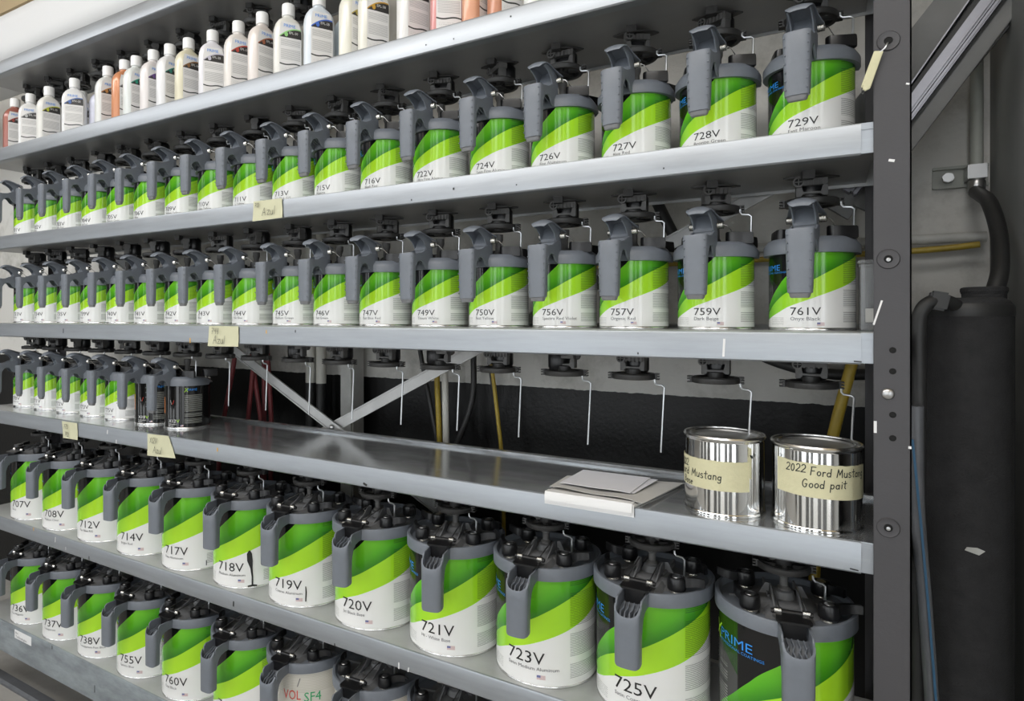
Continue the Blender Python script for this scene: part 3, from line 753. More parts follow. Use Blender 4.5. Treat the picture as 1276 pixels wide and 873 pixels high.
q_screw_me = MB().lathe([(0.0062, -0.006), (0.0062, -0.003), (0.0045, -0.003), (0.0045, 0.0)], 14, None, True, True).mesh('knob_screw', M_steel)
q_shaft_me = MB().lathe([(0.0001, 0.120), (0.0095, 0.126), (0.0085, 0.132), (0.0062, 0.136), (0.0058, 0.150), (0.0080, 0.156), (0.0080, 0.166), (0.0001, 0.166)], 16).mesh('stirrer_shaft', M_drive2)
q_gate_me = MB().prism([(-0.052, 0.128), (-0.030, 0.128), (-0.030, 0.134), (-0.046, 0.138)], -0.010, 0.010, 'x').mesh('pour_gate', M_black, 0.001)
q_wire_me = MB().tube([(0.0240, -0.0430, 0.150), (0.028, -0.040, 0.149), (0.034, -0.030, 0.138), (0.036, -0.020, 0.132)], 0.0007, 6).mesh('spring_wire', M_steel)

def print_can(lab, r, sc, num, name, az, z_num, z_name, fsz, nsz, flag_z, logo_z, small=True, sx=1.20):
    """printed text of a can label, as thin print on the label"""
    put('number_print', wrap_text('number_print', num, fsz, az - 25 , z_num, r + 0.0004, M_ink, sx), lab)
    if name:
        put('name_print', wrap_text('name_print', name, nsz, az - 25, z_name, r + 0.0004, M_inkg, 1.12), lab)
    put('flag_print', flag_mesh(r + 0.0003, az + 9.5, flag_z, 0.0088*sc, 0.0042*sc), lab)
    put('logo_print', wrap_text('logo_print', 'PRIME', 0.0112*sc, az - 84, logo_z, r + 0.0004, M_blue, 1.38), lab)
    put('logo_letter', wrap_text('logo_letter', 'X', 0.0205*sc, az - 101, logo_z - 0.004*sc, r + 0.0004, M_lime, 0.95, shear=0.25, bold=0.0003*sc), lab)
    if small:
        put('logo_tagline', wrap_text('logo_tagline', 'PROFESSIONAL COATINGS', 0.0036*sc, az - 85, logo_z - 0.0042*sc, r + 0.0004, M_blue, 1.16), lab)

def quart_can(x, key, num, name, label, group, az=-6.7, laz=0.0, black=False):
    z = ZC + SH[key]
    t = thing('paint_can', label, 'paint can', (x, YQ, z), 0, group)
    put('can_body', q_body, t)
    lab = put('label', q_blabel if black else q_label, t, (0, 0, 0), R(laz))
    r = QR - 0.0007
    if black:
        put('number_print', wrap_text('number_print', num[:-1], 0.0105, -18, 0.0165, r + 0.0004, M_inkw, 1.2), lab)
        V, F, x0, x1 = glyphs(num[:-1], 0.0105, 1.2)
        put('number_print', wrap_text('number_print', num[-1], 0.0105, -18 + math.degrees((x1 - x0 + 0.0008)/r), 0.0165, r + 0.0004, M_lime, 1.2), lab)
        put('name_print', wrap_text('name_print', 'Converter', 0.0050, -18, 0.0110, r + 0.0004, M_inkw, 1.1), lab)
        put('name_print', wrap_text('name_print', 'Balancer', 0.0040, -18, 0.0070, r + 0.0004, M_inkw, 1.1), lab)
        put('mark_print', wrap_text('mark_print', '\\', 0.014, -12, 0.060, r + 0.0004, M_inkw, 1.0), lab)
        put('mark_print', wrap_text('mark_print', '/', 0.014, -6, 0.060, r + 0.0004, M_red, 1.4), lab)
        put('logo_letter', wrap_text('logo_letter', 'X', 0.014, 25, 0.0900, r + 0.0004, M_lime, 0.9, shear=0.2), lab)
        put('logo_print', wrap_text('logo_print', 'PRIME', 0.0080, 34, 0.0925, r + 0.0004, M_blue, 1.05), lab)
        put('flag_print', flag_mesh(r + 0.0003, 16, 0.007, 0.007, 0.004), lab)
    else:
        print_can(lab, r, 1.0, num, name, 0, 0.0215, 0.0142, 0.0150, 0.0070, 0.0075, 0.0830)
    a = R(az)
    put('lid_collar', q_collar_me, t, (0, 0, 0), a)
    lid = put('lid_plate', q_lid_me, t, (0, 0, 0), a)
    put('stirrer_shaft', q_shaft_me, lid)
    put('pour_gate', q_gate_me, lid)
    g = put('handle_grip', q_grip_me, t, (0, 0, 0), a)
    put('grip_end', q_gripcap, g)
    put('handle_arm', q_arm_me, t, (0, 0, 0), a)
    lv = put('thumb_lever', q_lev_me, t, (0, 0, 0), a)
    put('spring', q_spring, lv); put('spring', q_spring, lv, (-0.0390, 0, 0))
    put('spring_wire', q_wire_me, lv)
    for (kx, ky, ka) in ((0.030, -0.026, 18), (-0.034, -0.020, 118), (0.030, 0.030, 60), (-0.030, 0.030, 150)):
        c, s = math.cos(a), math.sin(a)
        k = put('clamp_knob', q_knob_me, t, (kx*c - ky*s, kx*s + ky*c, 0.1235), R(ka) + a)
        put('knob_screw', q_screw_me, k)
    return t

# ---- gallon size
GR = 0.0843
g_body = can_body(GR, 0.182)
g_label = can_label_mesh(GR - 0.0007, 0.0046, 0.1775, M_greeng)
g_slabel = can_label_mesh(GR - 0.0007, 0.0046, 0.1775, M_solvent)
def g_collar():
    n = 72; ring = []
    for i in range(n):
        a = -180 + 360*i/n; s, c = math.sin(R(a)), -math.cos(R(a))
        # slightly faceted towards the rear, full round at the front
        ro = 0.0885 + (0.0025*max(0, math.cos(R(4*(abs(a) - 115)))) if 90 < abs(a) < 140 else 0)
        P = [(ro, 0.1690), (ro, 0.1865), (ro - 0.0012, 0.1885), (ro - 0.0050, 0.1885), (ro - 0.0065, 0.1870), (ro - 0.0095, 0.1815), (0.0560, 0.1800), (0.0560, 0.1740), (ro - 0.0045, 0.1690)]
        ring.append([Vector((r*s, r*c, z)) for r, z in P])
    k = len(ring[0]); V = [p for rr in ring for p in rr]; F = []
    for i in range(n):
        j = (i+1) % n
        for q in range(k): F.append((i*k+q, j*k+q, j*k+(q+1) % k, i*k+(q+1) % k))
    m = MB(); m.add(V, F)
    return m.mesh('lid_collar', M_grey)
g_collar_me = g_collar()
g_lid = MB().lathe([(0.0570, 0.1770), (0.0570, 0.1805), (0.0420, 0.1815), (0.0380, 0.1860), (0.0340, 0.1885), (0.0160, 0.1895), (0.0125, 0.1980), (0.0080, 0.2000), (0.0001, 0.2000)], 40)
for s in (-1, 1):
    g_lid.prism([(-0.052, 0.185), (-0.040, 0.190), (-0.022, 0.197), (-0.012, 0.205), (-0.004, 0.206), (0.004, 0.192), (0.006, 0.185)], s*0.0165 - 0.0011, s*0.0165 + 0.0011, 'x')
    g_lid.prism([(s*0.018, 0.184), (s*0.018, 0.2035), (s*0.023, 0.204), (s*0.030, 0.190), (s*0.034, 0.184)], 0.004, 0.0065, 'y')
    g_lid.prism([(s*0.030, 0.180), (s*0.030, 0.1865), (s*0.070, 0.1830), (s*0.070, 0.180)], -0.0012, 0.0012, 'y')
    g_lid.box(s*0.020 - 0.0015, s*0.020 + 0.0015, -0.010, 0.055, 0.183, 0.1925)
g_lid.prism([(-0.030, 0.180), (0.030, 0.180), (0.022, 0.1875), (-0.022, 0.1875)], -0.075, -0.03, 'y')
g_lid_me = g_lid.mesh('lid_plate', M_greyd)
def g_grip():
    """hollow scoop handle: D-section tube, open and cut obliquely at the top"""
    m = MB(); yf = -0.1350; d = 0.0190
    def sec(w, dd, z, k=1.0):
        return [Vector((x*k, yf + (y + dd/2)*k + (1 - k)*dd*0.45, z)) for x, y in dround(w, dd)]
    def top(y):          # the rim climbs from the front towards the lid and is open at the back
        t = (y - yf)/d
        return 0.1600 if t > 0.85 else 0.1650 + 0.0240*t/0.85
    R0 = [sec(0.0290, 0.0100, 0.0985), sec(0.0340, 0.0165, 0.0997), sec(0.0352, 0.0185, 0.1020), sec(0.0362, d, 0.155)]
    R0.append([Vector((p.x, p.y, top(p.y))) for p in sec(0.0368, d, 0)])
    R0.append([Vector((p.x, p.y, top(p.y + 0.0012) - 0.0003 if p.y - yf < 0.8*d else 0.160)) for p in sec(0.0368, d, 0, 0.86)])
    R0.append(sec(0.0368, d, 0.1570, 0.84))
    m.loft(R0, True, True)
    for s in (-1, 1):
        for k in range(8):
            z = 0.106 + 0.0078*k
            p = Vector((s*0.0140, yf + 0.0050, z))
            m.lathe([(0.0013, -0.0006), (0.0010, 0.0006), (0.0003, 0.0009)], 6, xf(p, 'X', R(90)) @ Matrix.Rotation(R(s*35), 4, 'Y'), False, True)
    return m.mesh('handle_grip', M_grey)
g_grip_me = g_grip()
ribs = MB()
for x in (-0.0105, -0.0045, 0.0025, 0.0090):
    path = [(x, -0.1305, 0.1630), (x + 0.001, -0.1270, 0.1670), (x - 0.001, -0.1210, 0.1700), (x + 0.0015, -0.1130, 0.1730), (x, -0.102, 0.1770)]
    for a, b in zip(path[:-1], path[1:]):
        ribs.loft([[Vector((p[0] - 0.0007, p[1], 0.160)), Vector((p[0] + 0.0007, p[1], 0.160)), Vector((p[0] + 0.0007, p[1], p[2])), Vector((p[0] - 0.0007, p[1], p[2]))] for p in (a, b)])
g_ribs_me = ribs.mesh('grip_rib', M_grey)
def g_arm():
    m = MB()
    outline = [(-0.1215, 0.1840), (-0.1170, 0.1885), (-0.0780, 0.1885), (-0.0780, 0.1700), (-0.0960, 0.1695), (-0.1060, 0.1670), (-0.1120, 0.1620), (-0.1155, 0.1540), (-0.1180, 0.1440), (-0.1215, 0.1440)]
    for s in (-1, 1):
        a, b = sorted((s*0.0184, s*0.0158)); m.prism(outline, a, b, 'x')
    m.prism([(-0.1190, 0.1440), (-0.1170, 0.1440), (-0.1145, 0.1545), (-0.1110, 0.1630), (-0.1050, 0.1685), (-0.0780, 0.1715), (-0.0780, 0.1735), (-0.1060, 0.1710), (-0.1130, 0.1650), (-0.1190, 0.1560)], -0.016, 0.016, 'x')
    return m.mesh('handle_arm', M_grey, 0.0004, 1)
g_arm_me = g_arm()
fl = MB().loft([[Vector((x, y, 0.1915 + (y + 0.10)*0.10 + dz)) for x, y in ((-0.021, -0.094), (-0.017, -0.0985), (0.017, -0.0985), (0.021, -0.094), (0.019, -0.068), (-0.019, -0.068))] for dz in (0.0, 0.0035)])
fl.box(-0.014, 0.014, -0.094, -0.076, 0.172, 0.192)
fl.cyl((-0.0245, -0.0735, 0.1975), (0.0245, -0.0735, 0.1975), 0.0035, n=10)
g_flap_me = fl.mesh('pour_flap', M_black, 0.0008)
g_spring_me = coil(-0.0045, 0.0045, 0, 0, 0.0042).mesh('spring', M_steel)
g_wire_me = MB().tube([(0.0165, -0.0735, 0.2015), (0.0155, -0.045, 0.2050), (0.0140, -0.010, 0.2075)], 0.0009, 6).mesh('spring_wire', M_steel)
def g_knob():
    m = MB().lathe([(0.0128, 0.0), (0.0132, 0.004), (0.0128, 0.014), (0.0118, 0.0175), (0.0080, 0.0185), (0.0076, 0.0172), (0.0001, 0.0172)], 22, None, True, False)
    pts = []
    for t in range(7):
        u = t/6; pts.append((0.008 + 0.030*u, 0.004*math.sin(u*2.2) - 0.010*u*u, 0.0050 - 0.0014*u, 0.006 + 0.006*u))
    rings = []
    for (x, y, w, z0) in pts:
        zt = 0.0165 + 0.0035*(x - 0.008)/0.03
        rings.append([Vector((x, y - w, z0 - 0.003)), Vector((x, y + w, z0 - 0.003)), Vector((x, y + w*0.8, zt)), Vector((x, y - w*0.8, zt))])
    m.loft(rings)
    return m.mesh('clamp_knob', M_black, 0.0007)
g_knob_me = g_knob()
g_screw_me = MB().lathe([(0.0098, -0.0055), (0.0104, -0.0045), (0.0104, -0.0030), (0.0088, -0.0024), (0.0104, -0.0016), (0.0104, 0.0), (0.0088, 0.0005)], 20, None, True, True).mesh('knob_washer', M_steel)
g_cap_me = MB().lathe([(0.0062, 0.0172), (0.0055, 0.0180), (0.0001, 0.0182)], 12).mesh('knob_screw', M_zinc)
def g_shaft(h):
    return MB().lathe([(0.0001, 0.196), (0.0090, 0.198), (0.0090, 0.202), (0.0055, 0.205), (0.0055, h - 0.010), (0.0085, h - 0.008), (0.0085, h), (0.0001, h)], 14).mesh('stirrer_shaft', M_drive2)
g_shaft_4 = g_shaft(0.2262); g_shaft_5 = g_shaft(0.2140)

def gallon_can(x, key, num, name, label, group, az=5.0, laz=0.0, style='green'):
    z = ZC + SH[key]
    t = thing('paint_can', label, 'paint can', (x, YG, z), 0, group)
    put('can_body', g_body, t)
    lab = put('label', g_slabel if style == 'solvent' else g_label, t, (0, 0, 0), R(laz))
    r = GR - 0.0007
    if style == 'green':
        if num:
            print_can(lab, r, 1.55, num, name, 0, 0.0370, 0.0270, 0.0265, 0.0078, 0.0140, 0.1330, True, 1.16)
    elif style == 'solvent' and num:
        put('number_print', wrap_text('number_print', 'VOL', 0.027, 6, 0.116, r + 0.0004, M_red, 0.72), lab)
        put('number_print', wrap_text('number_print', num, 0.026, 36, 0.112, r + 0.0004, M_dgreen, 0.95), lab)
        put('name_print', wrap_text('name_print', name, 0.006, 6, 0.101, r + 0.0004, M_red, 1.0), lab)
        put('stripe_print', wrap_text('stripe_print', '/', 0.024, 26, 0.142, r + 0.0004, M_inkg, 1.2), lab)
    a = R(az)
    put('lid_collar', g_collar_me, t, (0, 0, 0), a)
    lid = put('lid_plate', g_lid_me, t, (0, 0, 0), a)
    put('stirrer_shaft', g_shaft_4 if key == 'S4' else g_shaft_5, lid)
    g = put('handle_grip', g_grip_me, t, (0, 0, 0), a)
    put('grip_rib', g_ribs_me, g)
    put('handle_arm', g_arm_me, t, (0, 0, 0), a)
    f = put('pour_flap', g_flap_me, t, (0, 0, 0), a)
    for s in (-1, 1):
        put('spring', g_spring_me, f, (s*0.0165, -0.0735, 0.1985))
        put('spring_wire', g_wire_me, f, (0 if s > 0 else -0.031, 0, 0))
    c, s = math.cos(a), math.sin(a)
    for (kx, ky, ka) in ((0.047, -0.046, 25), (-0.047, -0.046, 130), (0.052, 0.034, -40), (-0.046, 0.036, 185)):
        ka += random.uniform(-12, 12)
        k = put('clamp_knob', g_knob_me, t, (kx*c - ky*s, kx*s + ky*c, 0.1870), R(ka) + a)
        put('knob_washer', g_screw_me, k); put('knob_screw', g_cap_me, k)
    return t

def drip(can, rad, az, pts, w):
    V = []; F = []
    for i, (da, z, k) in enumerate(pts):
        for sgn in (-1, 1):
            a = R(az) + (da + sgn*w*k/2)/rad; V.append(((rad+0.0007)*math.sin(a), -(rad+0.0007)*math.cos(a), z))
    for i in range(len(pts)-1): F.append((2*i, 2*i+1, 2*i+3, 2*i+2))
    me = bpy.data.meshes.new('paint_drip'); me.from_pydata(V, [], F); me.materials.append(M_ink)
    put('paint_drip', me, can, (0, 0, 0), 0, 'black paint drip')
# ------------------------------------------------------------------ fill the shelves with cans and drives
rnd = lambda a: random.uniform(-a, a)
S1N = [('729V','Fast Maroon'),('728V','Bronze Green'),('727V','Blue Red'),('726V','Fine Aluminum'),('724V','Satin Fine Aluminum'),('722V','Ultra Fine Aluminum'),('716V','Blush Red'),('715V','Magenta'),('713V','Fast Blue G/S'),
       ('711V','Lt. Yellow'),('710V','Indian Yellow'),('709V','Medium Yellow'),('706V','White'),('705V','Organic Gold'),('704V','Rust Red'),('703V','Oxide Red'),('702V','Violet'),('701V','Orange')]
S2N = [('761V','Onyx Black'),('759V','Dark Beige'),('757V','Organic Red'),('756V','Spectra Red Violet'),('750V','Fast Yellow'),('749V','Tinium White'),('747V','Fast Blue Red'),('746V','Fast Green'),('745V','Medium Green'),
       ('744V','Pale Blue'),('743V','Blue'),('742V','Maroon'),('741V','Magenta'),('740V','Orange'),('739V','Black'),('735V','Gold'),('734V','Red'),('733V','Violet')]
ords = ['leftmost', 'second from left', 'third from left', 'fourth from left', 'fifth from left', 'sixth from left', 'seventh from left', 'eighth from left', 'ninth from left', 'tenth from left']
def can_label_text(i, n, num, name, readable, where):
    if i < readable: return 'green striped quart can printed %s%s, grey pouring lid, %s' % (num, ' ' + name if i < 4 else '', where)
    return 'green striped quart can, %s on %s' % (ords[n - 1 - i], where)
drive_above = {}
for i, x in enumerate(S1X):
    quart_can(x, 'S1', *S1N[i], can_label_text(i, 18, *S1N[i], 12, 'shelf just below the bottles'), 'quart cans on the shelf below the bottles', -6.7 + rnd(2.0), rnd(3.5) + min(10, i*0.9))
for i, x in enumerate(S2X):
    quart_can(x, 'S2', *S2N[i], can_label_text(i, 18, *S2N[i], 12, 'eye-level shelf'), 'quart cans on the eye-level shelf', -6.7 + rnd(1.8), rnd(3.0) + min(12, i*1.0))
S3C = [(11,'X12V',1),(12,'X10V',1),(13,'775V',0),(14,'773V',0),(15,'772V',0),(16,'771V',0),(17,'770V',0)]
for i, num, blk in S3C:
    if blk: lb = 'black quart can printed %s at the right end of its row' % num if num == 'X12V' else 'black quart can behind the one printed X12V'
    else: lb = 'green striped quart can, %s on the half-empty shelf' % ords[17 - i]
    quart_can([-1.3829,-1.504,-1.6351,-1.7534,-1.875,-1.9963,-2.1181][i-11], 'S3', num, 'Converter', lb, 'quart cans on the half-empty shelf', -5 + rnd(3), 8 + rnd(2) if not blk else 20, bool(blk))
S4N = [('',''),('725V','Satin Coarse Aluminum'),('723V','Satin Medium Aluminum'),('721V','Hi - White Base'),('720V','Jet Black Base'),('719V','Coarse Aluminum'),('718V','Medium Aluminum'),('717V','Fine Aluminum'),('714V','Bright Red'),('712V','Fast Blue R/S'),('708V','Medium Clear'),('707V','Black')]
S4A = [11,-1.5,2.5,12.5,6,5,6.5,5,7,5,5,5]
S4Lz = [20,0,3,11,12,15,18,17,22,20,22,22]
for i, x in enumerate(S4X):
    num, nm = S4N[i]
    lb = 'green striped gallon can printed %s %s on upper gallon shelf' % (num, nm) if i else 'gallon can turned to its black side with blue logo, beside the post'
    gc = gallon_can(x, 'S4', num or '731V', nm or 'Transparent Black', lb, 'gallon cans on the upper gallon shelf', S4A[i], S4Lz[i])
    if num == '718V': drip(gc, GR, 44, [(0,0.082,.3),(0,0.075,1.1),(.001,0.060,1.2),(.004,0.044,.5),(.006,0.026,.35),(.006,0.009,.35),(.006,0.0075,2.0),(.006,0.0050,2.0)], 0.0095)
    if num == '719V': drip(gc, GR, 38, [(0,0.044,.8),(.001,0.032,1.2),(0,0.014,1)], 0.0022)
    if num == '717V': drip(gc, GR, 62, [(0,0.022,1),(0,0.010,1)], 0.002)
S5N = {11:('736V','Fast Magenta'),10:('737V','Transparent'),9:('738V','Transparent Fast Blue'),8:('755V','Spectra Blue'),7:('760V','Coal Black'),6:('763V','Black')}
S5A = {11:4,10:4,9:3.2,8:3.7,7:-0.3,6:3,5:4,4:3,3:8}
for i in range(11, 2, -1):
    if i >= 7:
        lb = 'green striped gallon can printed %s on the bottom shelf' % S5N[i][0]
        gallon_can(S4X[i], 'S5', *S5N[i], lb, 'gallon cans on the bottom shelf', S5A[i], 20 if i > 7 else 16)
    elif i == 6:
        gallon_can(S4X[i], 'S5', *S5N[i], 'green striped gallon can cut off by the frame, left of the SF4 can', 'gallon cans on the bottom shelf', S5A[i], 16)
    elif i == 5:
        gallon_can(S4X[i], 'S5', 'SF4', 'MEDIUM SOLVENT THINNER', 'cream can with red and green lettering SF4 on the bottom shelf', 'gallon cans on the bottom shelf', S5A[i], 0, 'solvent')
    else:
        gallon_can(S4X[i], 'S5', '', '', ['dusty lidded cream can at lower right end of the bottom row', 'dusty lidded cream can right of the SF4 can'][i-3], 'gallon cans on the bottom shelf', S5A[i], 0, 'solvent')

ANG = [12, -28, 35, 5, -40, 20, 60, -10, 30, -55, 15, 45, -20, 8, -35, 50, 0, 25]
for i, x in enumerate(S1X):
    drive(x, YQ, 'S0', 'black stirrer drive above the %s can on shelf below the bottles' % S1N[i][0] if i < 12 else 'black stirrer drive under the bottle shelf, %s' % ords[min(17-i, 6)], R(ANG[i]), drv_rod_s)
for i, x in enumerate(S2X):
    drive(x, YQ, 'S1', 'black stirrer drive above the %s can on eye-level shelf' % S2N[i][0] if i < 12 else 'black stirrer drive above the eye-level cans, %s' % ords[min(17-i, 6)], R(ANG[(i*5+3) % 18]), drv_rod_s)
ordr = ['rightmost', 'second from right', 'third from right', 'fourth from right', 'fifth from right', 'sixth from right', 'seventh from right', 'eighth from right', 'ninth from right', 'tenth from right', 'eleventh from right']
for i, x in enumerate(S2X):
    lb = 'black stirrer drive over the half-empty shelf with bare wire rod, %s' % ordr[i] if i < 11 else 'black stirrer drive over the half-empty shelf, above the cans, %s' % ords[min(17-i, 6)]
    drive(x, YQ, 'S2', lb, R([0, 4, -3, 178, 3, 182, 0, -4, 175, 20, -10, 30, 5, 50, 0, -20, 15, 30][i]), drv_rod if i < 11 else drv_rod_s)
for i, x in enumerate(S1X):
    if i < 8: continue      # out of the frame
    drive(x, YQ, 'T', 'black stirrer drive under the top shelf above the bottles, %s' % ords[17-i], R(ANG[(i*7+2) % 18]))
for i, x in enumerate(S4X):
    lb = 'stirrer drive above the %s gallon can' % S4N[i][0] if i else 'stirrer drive above the gallon can with blue logo'
    drive(x, YG, 'S3', lb, R(ANG[i]), drv_rod_s)
for i in range(3, 12):
    nm = S5N[i][0] if i in S5N and i > 6 else None
    lb = 'stirrer drive above the %s gallon can' % nm if nm else 'stirrer drive under the upper gallon shelf, %s' % {6: 'left of the SF4 can', 5: 'above the SF4 can', 4: 'right of the SF4 can', 3: 'above the lowest right cream can'}[i]
    drive(S4X[i], YG, 'S4', lb, R(ANG[17-i]), drv_rod_s)

# ------------------------------------------------------------------ pearl pigment bottles
def superell(w, d, e=3.2, n=28):
    pts = []
    for i in range(n):
        a = 2*math.pi*i/n; c, s = math.cos(a), math.sin(a)
        pts.append((w/2*math.copysign(abs(c)**(2/e), c), d/2*math.copysign(abs(s)**(2/e), s)))
    return pts
def bottle_body(mtl):
    prof = [(0.90, 0.0), (0.98, 0.0015), (1.0, 0.005), (1.0, 0.092), (0.97, 0.100), (0.88, 0.109), (0.70, 0.117), (0.48, 0.1225)]
    rings = [[Vector((x*q, y*(q if q > 0.95 else q*0.95 + 0.05), z)) for x, y in superell(0.060, 0.038)] for q, z in prof]
    nr = 0.0105
    for z in (0.1250, 0.130):
        rings.append([Vector((nr*math.cos(2*math.pi*i/28), nr*math.sin(2*math.pi*i/28), z)) for i in range(28)])
    return MB().loft(rings).mesh('bottle_body', mtl, ang=50)
cap_me = MB().lathe([(0.0118, 0.1275), (0.0130, 0.1280), (0.0130, 0.1500), (0.0120, 0.1525), (0.0001, 0.1528)], 24, None, True, False).mesh('cap', M_cap)
def bottle_label_mesh(mtl):
    me = bpy.data.meshes.new('label'); V = []; F = []; UVs = []
    nu, nv = 8, 6; w = 0.044
    for j in range(nv+1):
        v = j/nv; z = 0.006 + 0.104*v
        for i in range(nu+1):
            u = i/nu; ww = w*(1 if v < 0.82 else 1 - 1.9*(v - 0.82)**1.3)
            x = (u - 0.5)*ww
            lean = 0.0 if z < 0.092 else -(z - 0.092)*0.10
            y = -0.0193 - lean + 1.5*x*x*1.0
            V.append((x, y - 0.0003, z))
    for j in range(nv):
        for i in range(nu):
            a = j*(nu+1)+i; F.append((a, a+1, a+nu+2, a+nu+1))
            UVs += [(i/nu, j/nv), ((i+1)/nu, j/nv), ((i+1)/nu, (j+1)/nv), (i/nu, (j+1)/nv)]
    me.from_pydata(V, [], F); uv = me.uv_layers.new(name='UVMap')
    for l, c in zip(uv.data, UVs): l.uv = c
    me.polygons.foreach_set('use_smooth', [True]*len(me.polygons)); me.materials.append(mtl)
    return me
logo_me = flat_text('brand_print', 'PRIME', 0.0088, M_blue, 1.05, 'C')
code_me = {}
LM = {}
def bottle(i, x, y, az, col, accent, code, label):
    key = tuple(round(c, 2) for c in col)
    if key not in LM:
        LM[key] = bottle_body(mat('pearl_liquid_%d' % len(LM), col, 0.28, 0.12 if sum(col) < 1.6 else 0.0, var=0.03, scale=8, coat=0.4))
    if accent not in LM: LM[accent] = bottle_label_mesh(bottle_label('bottle_label_%d' % len(LM), accent))
    t = thing('pigment_bottle', label, 'bottle', (x, y, ZC + SH['S0']), R(az), 'pigment bottles on the upper shelf')
    put('bottle_body', LM[key], t); put('cap', cap_me, t)
    lb = put('label', LM[accent], t)
    put('brand_print', logo_me, lb, (-0.002, -0.0206, 0.0985))
    if code not in code_me: code_me[code] = flat_text('code_print', code, 0.0068, M_inkw, 0.95, 'L')
    put('code_print', code_me[code], lb, (-0.003, -0.0206, 0.0855))
W_ = (0.74, 0.74, 0.73)
BT = [  # x of the front left corner, turn, colour, accent, code, label
 (-2.1016, 78, (0.36,0.13,0.10), (0.30,0.05,0.04), 'EPL-41', 'dark copper red bottle at the left end of the bottle row'),
 (-2.0241, 60, (0.74,0.74,0.73), (0.45,0.45,0.45), 'EPL-10', 'white pearl bottle next to the dark copper one'),
 (-1.9117, 80, (0.73,0.72,0.68), (0.52,0.55,0.06), 'EPL-35', 'cream pearl bottle with yellow-green label dot'),
 (-1.7957, 55, (0.74,0.74,0.74), (0.05,0.13,0.40), 'EPX-20', 'white pearl bottle with blue-topped label, left third of row'),
 (-1.6299, 76, (0.70,0.71,0.69), (0.50,0.25,0.08), 'EPL-22', 'greyish white bottle with orange dot left of the copper bottle'),
 (-1.5509, 84, (0.60,0.25,0.12), (0.30,0.30,0.30), 'EPL-45', 'bright copper orange bottle in the left half of the row'),
 (-1.5035, 83, (0.70,0.73,0.71), (0.03,0.30,0.20), 'EPL-31', 'greenish white bottle with dark green label dot'),
 (-1.4350, 83, (0.73,0.69,0.68), (0.14,0.07,0.24), 'EPL-27', 'pinkish white bottle with violet label arch'),
 (-1.3711, 84, (0.74,0.74,0.75), (0.03,0.22,0.18), 'EPL-33', 'white bottle with teal label left of the cream yellow bottle'),
 (-1.3070, 78, (0.68,0.64,0.48), (0.25,0.12,0.04), 'EPL-36', 'cream yellow bottle with brown label arch'),
 (-1.2331, 58, (0.72,0.71,0.74), (0.55,0.53,0.62), 'EPL-25', 'lavender white bottle with wide label, right of the cream yellow one'),
 (-1.1446, 68, (0.74,0.70,0.66), (0.48,0.06,0.04), 'EPL-24', 'ivory bottle with red label dot in the middle of the row'),
 (-1.0640, 80, (0.72,0.66,0.62), (0.35,0.12,0.06), 'EPL-44', 'pale pink bottle with dark red label dot'),
 (-0.9982, 58, (0.72,0.71,0.66), (0.30,0.62,0.22), 'EPL-30', 'ivory bottle with bright green label dot'),
 (-0.9132, 60, (0.67,0.72,0.77), (0.06,0.16,0.60), 'EPL-28', 'pale blue bottle with blue label dot'),
 (-0.8143, 80, (0.73,0.71,0.62), (0.5,0.4,0.1), 'EPL-37', 'cream bottle showing only its plain side'),
 (-0.7750, 62, (0.72,0.70,0.62), (0.60,0.34,0.04), 'EPL-38', 'cream bottle with amber label dot'),
 (-0.6840, 66, (0.76,0.75,0.73), (0.2,0.2,0.2), 'EPL-11', 'white bottle left of the pink-red bottle'),
 (-0.6165, 40, (0.62,0.27,0.26), (0.5,0.1,0.1), 'EPL-43', 'pink-red pearl bottle with label facing the aisle'),
 (-0.5420, 84, (0.62,0.30,0.18), (0.4,0.2,0.1), 'EPL-46', 'light copper bottle right of the pink-red bottle'),
 (-0.5000, 66, (0.50,0.22,0.13), (0.4,0.2,0.1), 'EPL-47', 'dark copper bottle near the right end of the row'),
 (-0.4350, 60, (0.75,0.75,0.73), (0.3,0.3,0.3), 'EPL-12', 'white bottle at the right end, cut off by the frame'),
]
for i, (x, az, col, acc, code, lb) in enumerate(BT):
    a = R(az); hw = 0.030; ht = 0.019
    # centre from the leftmost front corner
    lx = hw*abs(math.cos(a)) + ht*abs(math.sin(a)); ly = hw*abs(math.sin(a)) + ht*abs(math.cos(a))
    bottle(i, x + lx*0.95, 0.008 + ly, az, col, acc, code, lb)
for (x, y, az, col, lb) in [(-1.845, 0.108, 80, (0.70,0.71,0.76), 'pale blue-white bottle in the back row, third from left'), (-1.735, 0.100, 80, (0.66,0.67,0.78), 'lavender bottle half hidden in the back row, left of the greyish one'),
                            (-1.640, 0.118, 80, (0.74,0.74,0.73), 'white bottle in the back row beside the lavender one'), (-1.135, 0.122, 80, (0.74,0.74,0.72), 'white capped bottle hidden behind the lavender white one'),
                            (-0.865, 0.110, 80, (0.55,0.63,0.68), 'blue-grey bottle hidden behind the pale blue one'), (-2.060, 0.118, 80, (0.73,0.73,0.72), 'white bottle in the back row at the far left')]:
    bottle(0, x, y, az, col, (0.2, 0.2, 0.22), 'EPL-15', lb)

